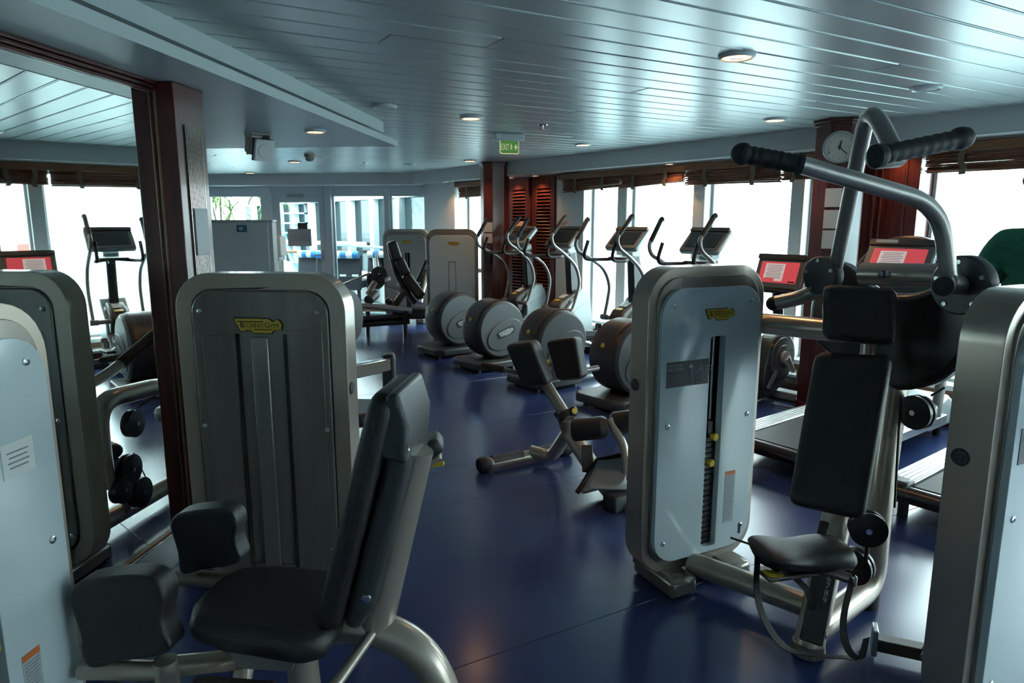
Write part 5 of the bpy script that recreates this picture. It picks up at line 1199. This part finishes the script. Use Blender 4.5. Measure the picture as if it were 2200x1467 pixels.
# exit sign hung under its white housing
c = atz(1092, 287, ZC); ex = azv(R(72)); ey = UP; nn = ex.cross(ey)
T = Thing('exit_sign', 'green lit EXIT sign with arrow hanging from the ceiling', 'sign', c)
T.add('housing', MB().box(c + UP * -0.035, (0.30, 0.13, 0.068), ex, nn * -1), 'frame_white', bevel=0.012)
pl = T.add('sign_plate', MB().plate(rr(0.185, 0.125, 0.018, 4), 0.008, c + UP * -0.125 + ex * 0.01, ex, ey), 'exit_green')
T.add('lit_edge', MB().plate(rr(0.197, 0.137, 0.022, 4), 0.006, c + UP * -0.126 + ex * 0.01 - nn * 0.001, ex, ey, holes=[rr(0.182, 0.122, 0.018, 4)]), 'exit_edge', pl)
tx = text_mb('EXIT'); xs = [v.x for v in tx.v]; zs = [v.z for v in tx.v]
tx = MB().add([((v.x - (min(xs) + max(xs)) / 2) / (max(xs) - min(xs)) * 0.085, 0, (v.z - (min(zs) + max(zs)) / 2) / (max(zs) - min(zs)) * 0.06) for v in tx.v], tx.f)
mt = basis(ex, -nn, ey, c + UP * -0.128 + ex * -0.035 + nn * 0.0095)
T.add('lettering', tx.xf(mt), 'exit_letter', pl, smooth=0)
man = MB().plate([(0.006 * math.cos(k * .785), 0.026 + 0.006 * math.sin(k * .785)) for k in range(8)], 0.001)
for a, b in (((0, .018), (0, -.004)), ((0, .014), (.013, .004)), ((0, .014), (-.012, .006)), ((0, -.004), (.011, -.026)), ((0, -.004), (-.010, -.024))): man.tube([(a[0], 0, a[1]), (b[0], 0, b[1])], 0.0032, 4)
T.add('running_figure', man.xf(basis(ex, -nn, ey, c + UP * -0.128 + ex * 0.028 + nn * 0.0095)), 'exit_letter', pl)
T.add('arrow', MB().plate([(0.058, -0.128 + 0.0), (0.076, -0.128 + 0.028), (0.084, -0.128 + 0.022), (0.075, -0.128 + 0.006), (0.098, -0.128 + 0.006), (0.098, -0.128 - 0.006), (0.075, -0.128 - 0.006), (0.084, -0.128 - 0.022), (0.076, -0.128 - 0.028)], 0.001, c + nn * 0.009, ex, ey), 'exit_letter', pl, smooth=0)
# ceiling loudspeaker on its bracket
c = at(552, 262, 5.30); c.z = min(c.z, ZS - 0.10)
T = Thing('loudspeaker', 'beige loudspeaker on a ceiling bracket under the soffit', 'loudspeaker', Vector((c.x, c.y, ZS)))
fd = Vector((0.72, -0.62, -0.30)).normalized(); sdv = UP.cross(fd).normalized(); fu = fd.cross(sdv)
T.add('body', MB().box(c - fd * 0.02, (0.17, 0.12, 0.12), fd, sdv), 'speaker_beige', bevel=0.02, seg=3)
gr = T.add('front_plate', MB().box(c + fd * 0.075, (0.03, 0.15, 0.16), fd, sdv), 'frame_white', bevel=0.006)
T.add('gasket', MB().box(c + fd * 0.056, (0.008, 0.152, 0.162), fd, sdv), 'ink', gr)
T.add('cone_ring', MB().lathe([(0.055, 0), (0.05, 0.006), (0.015, 0.004), (0, 0.006)], c + fd * 0.09, fd, 24), 'fascia_paint', gr)
for sg in (-1, 1):
    T.add('bracket', MB().plate([(-0.045, -0.05), (0.045, -0.05), (0.055, 0.16), (-0.055, 0.16)], 0.004, c + sdv * 0.072 * sg + Vector((0, 0, 0)), Vector((fd.x, fd.y, 0)).normalized(), UP), 'speaker_beige')
T.add('bracket_top', MB().box(Vector((c.x, c.y, ZS - 0.004)), (0.11, 0.16, 0.006), Vector((fd.x, fd.y, 0)), sdv), 'speaker_beige')
T.add('tilt_knob', MB().lathe([(0.014, 0), (0.012, 0.012)], c - sdv * 0.074, -sdv, 12), 'steel')
T.add('cable', MB().tube(spline([c - fd * 0.09, c - fd * 0.13 + UP * 0.02, Vector((c.x, c.y, ZS)) - Vector((fd.x, fd.y, 0)) * 0.09], 5), 0.006, 6), 'rubber_black')
# ------------------------------------------------------------------ things on the columns
exc = azv(SA + R(20)); 
def col_face(col, k):
    a = SA + R(20) + R(45) * k; return azv(a)
fn = col_face(COL2, 0)
best = min(range(8), key=lambda k: (col_face(COL2, k) + (COL2 * -1).normalized()).length if False else -col_face(COL2, k).dot((-COL2).normalized()))
order = sorted(range(8), key=lambda k: -col_face(COL2, k).dot((-COL2).normalized()))
fA, fB = col_face(COL2, order[0]), col_face(COL2, order[1])
if fA.cross(fB).z < 0: fA, fB = (fB, fA) if False else (fA, fB)
exA = UP.cross(fA).normalized()
c = COL2 + fA * 0.2005 + UP * 2.30
c = COL2 + fA * 0.2005 + UP * (at(1806, 316, COL2.y - 0.2).z)
T = Thing('wall_clock', 'round silver wall clock with pale face on the mahogany column', 'clock', c)
T.add('rim', MB().lathe([(0.128, 0), (0.135, 0.015), (0.13, 0.035), (0.118, 0.035), (0.115, 0.02)], c, fA, 40), 'steel')
fc = T.add('face', MB().lathe([(0.117, 0), (0.117, 0.02), (0, 0.021)], c, fA, 40), 'clock_face')
def clk(x, z, y=0.023): return c + exA * x + UP * z + fA * y
for h in range(1, 13):
    a = R(30 * h); T.add('numeral', text_mb(str(h), 0.030).xf(basis(exA, -fA, UP, clk(0.090 * math.sin(a), 0.090 * math.cos(a)))), 'ink_grey', fc, smooth=0)
for (a, l, w_, mt_) in ((11, 0.055, 0.009, 'ink'), (134, 0.085, 0.006, 'ink'), (88, 0.095, 0.003, 'yellow')):
    a = R(a); p = clk(-0.02 * math.sin(a), -0.02 * math.cos(a), 0.026); q_ = clk(l * math.sin(a), l * math.cos(a), 0.026)
    T.add('clock_hand', MB().tube([p, q_], w_ / 2, 6), mt_, fc)
T.add('hub', MB().lathe([(0.007, 0), (0.006, 0.008)], clk(0, 0), fA, 10), 'ink', fc)
for k, (z, dx) in enumerate(((1.90, -0.02), (1.72, -0.02), (1.55, -0.02))):
    single('notice_sheet', MB().box(COL2 + fA * 0.2025 + exA * dx + UP * z, (0.13, 0.003, 0.155), exA, fA), 'paper', ['top grey notice sheet on the clock column', 'middle grey notice sheet on the clock column', 'bottom grey notice sheet on the clock column'][k], 'notice', group='notices on the clock column')
exB = UP.cross(fB).normalized()
single('white_strip', MB().box(COL2 + fB * 0.2025 + UP * 1.62, (0.135, 0.003, 0.95), exB, fB), 'frame_white', 'long blank white poster on the side of the clock column', 'strip')  # thin plain white strip laid over one face of the column
# notices on the far column
fC = sorted([col_face(COL1, k) for k in range(8)], key=lambda f: -f.dot((-COL1).normalized()))
g = fC[0] if fC[0].x < fC[1].x else fC[1]; exg = UP.cross(g).normalized()
for k, z in enumerate((1.62, 1.46)):
    single('notice_sheet', MB().box(COL1 + g * 0.2025 + UP * z, (0.14, 0.003, 0.14), exg, g), 'paper', ['upper notice sheet on the far mahogany column', 'lower notice sheet on the far mahogany column'][k], 'notice', group='notices on the far column')
single('wall_phone', MB().box(COL1 + g * 0.22 + UP * 1.22, (0.11, 0.04, 0.24), exg, g), 'plastic_black', 'dark wall phone on the far mahogany column', 'phone', bevel=0.01)
# ------------------------------------------------------------------ far corner
cx_, cy_ = azv(R(76)), azv(R(-14)); c0 = M(9.0, -2.665, 0)
def cbox(x0, x1, y0, y1, z0, z1): return MB().box(c0 + cx_ * (x0 + x1) / 2 + cy_ * (y0 + y1) / 2 + UP * (z0 + z1) / 2, (x1 - x0, y1 - y0, z1 - z0), cx_, cy_)
T = Thing('steel_cabinet', 'tall brushed steel cabinet with small blue display', 'cabinet', c0 + cy_ * 0.3)
T.add('body', cbox(-0.42, 0.42, 0.02, 0.62, 0.06, 1.70), 'cabinet_steel', bevel=0.008)
T.add('top_lid', cbox(-0.43, 0.43, 0.0, 0.64, 1.70, 1.725), 'steel', bevel=0.004)
dd = T.add('cabinet_door', cbox(-0.41, 0.36, 0.0, 0.02, 0.10, 1.69), 'cabinet_steel', bevel=0.006)
T.add('display', cbox(-0.04, 0.09, -0.008, 0.0, 1.56, 1.655), 'fridge_blue', dd, bevel=0.006)
T.add('display_screen', cbox(-0.015, 0.04, -0.011, -0.008, 1.585, 1.63), 'label_grey', dd)
for x in (-0.36, 0.36): T.add('foot', cbox(x - 0.03, x + 0.03, 0.05, 0.12, 0, 0.06), 'plastic_black')
T = Thing('towel_dispenser', 'white paper dispenser box beside the steel cabinet', 'dispenser', M(9.9, -2.53, 0))
T.add('box', mbox(9.80, 10.0, -2.615, -2.465, 1.19, 1.49), 'frame_white', bevel=0.012)
T.add('shelf', mbox(9.78, 10.0, -2.66, -2.49, 1.13, 1.185), 'frame_white', bevel=0.006)
T.add('stand', mbox(9.82, 9.95, -2.62, -2.53, 0, 1.13), 'champagne', bevel=0.006)
# door sign
ex = -MN * -1; nrm = -MD
c = M(12.772, -3.44, 1.40)
T = Thing('door_sign', 'pale sign reading PLEASE ACCESS GOING THROUGH SPA RECEPTION on the glazed door', 'sign', c)
sp_ = T.add('panel', MB().box(c, (0.47, 0.006, 0.33), MN, MD), 'label_grey')
for k, ln in enumerate(('PLEASE ACCESS', 'GOING THROUGH', 'SPA RECEPTION')):
    tm_ = text_mb(ln); xs = [v.x for v in tm_.v]; w_ = max(xs) - min(xs); sc_ = 0.40 / w_ if k != 0 else 0.34 / w_
    T.add('lettering', MB().add([v * sc_ for v in tm_.v], tm_.f).xf(basis(MN, MD, UP, c - MD * 0.0045 + UP * (0.045 - 0.05 * k))), 'ink_grey', sp_, smooth=0)
single('door_plaque', MB().box(M(12.772, -3.37, 1.62), (0.19, 0.006, 0.12), MN, MD), 'plastic_brown', 'small dark plaque above the sign on the glazed door', 'plaque')
# sockets and cables by the bike
for k, (s_, lab) in enumerate(((3.30, 'white power socket below the window nearest the bike'), (3.02, 'white power socket below the window nearest the clock column'))):
    T = Thing('power_socket', lab, 'socket', W(s_, 6.27, 0.06), group='sockets along the window plinth')
    T.add('cover', wbox(s_ - 0.06, s_ + 0.06, 6.262, 6.28, 0.045, 0.135), 'frame_white', bevel=0.004)
    T.add('plug', wbox(s_ - 0.022, s_ + 0.022, 6.235, 6.262, 0.07, 0.112), 'plastic_dark', bevel=0.005)
single('power_cable', MB().tube(spline([W(3.30, 6.22, 0.09), W(3.26, 6.12, 0.02), W(3.05, 5.95, 0.012), W(3.2, 5.75, 0.012), W(3.45, 5.7, 0.012)], 8), 0.006, 6), 'rubber_black', 'black power cable lying on the blue floor by the bike', 'cable')
single('power_cable', MB().tube(spline([W(3.02, 6.22, 0.09), W(3.0, 6.1, 0.015), W(2.94, 6.12, 0.012), W(2.92, 6.15, 0.012)], 8), 0.006, 6), 'rubber_black', 'black power cable running to the treadmill by the column', 'cable')
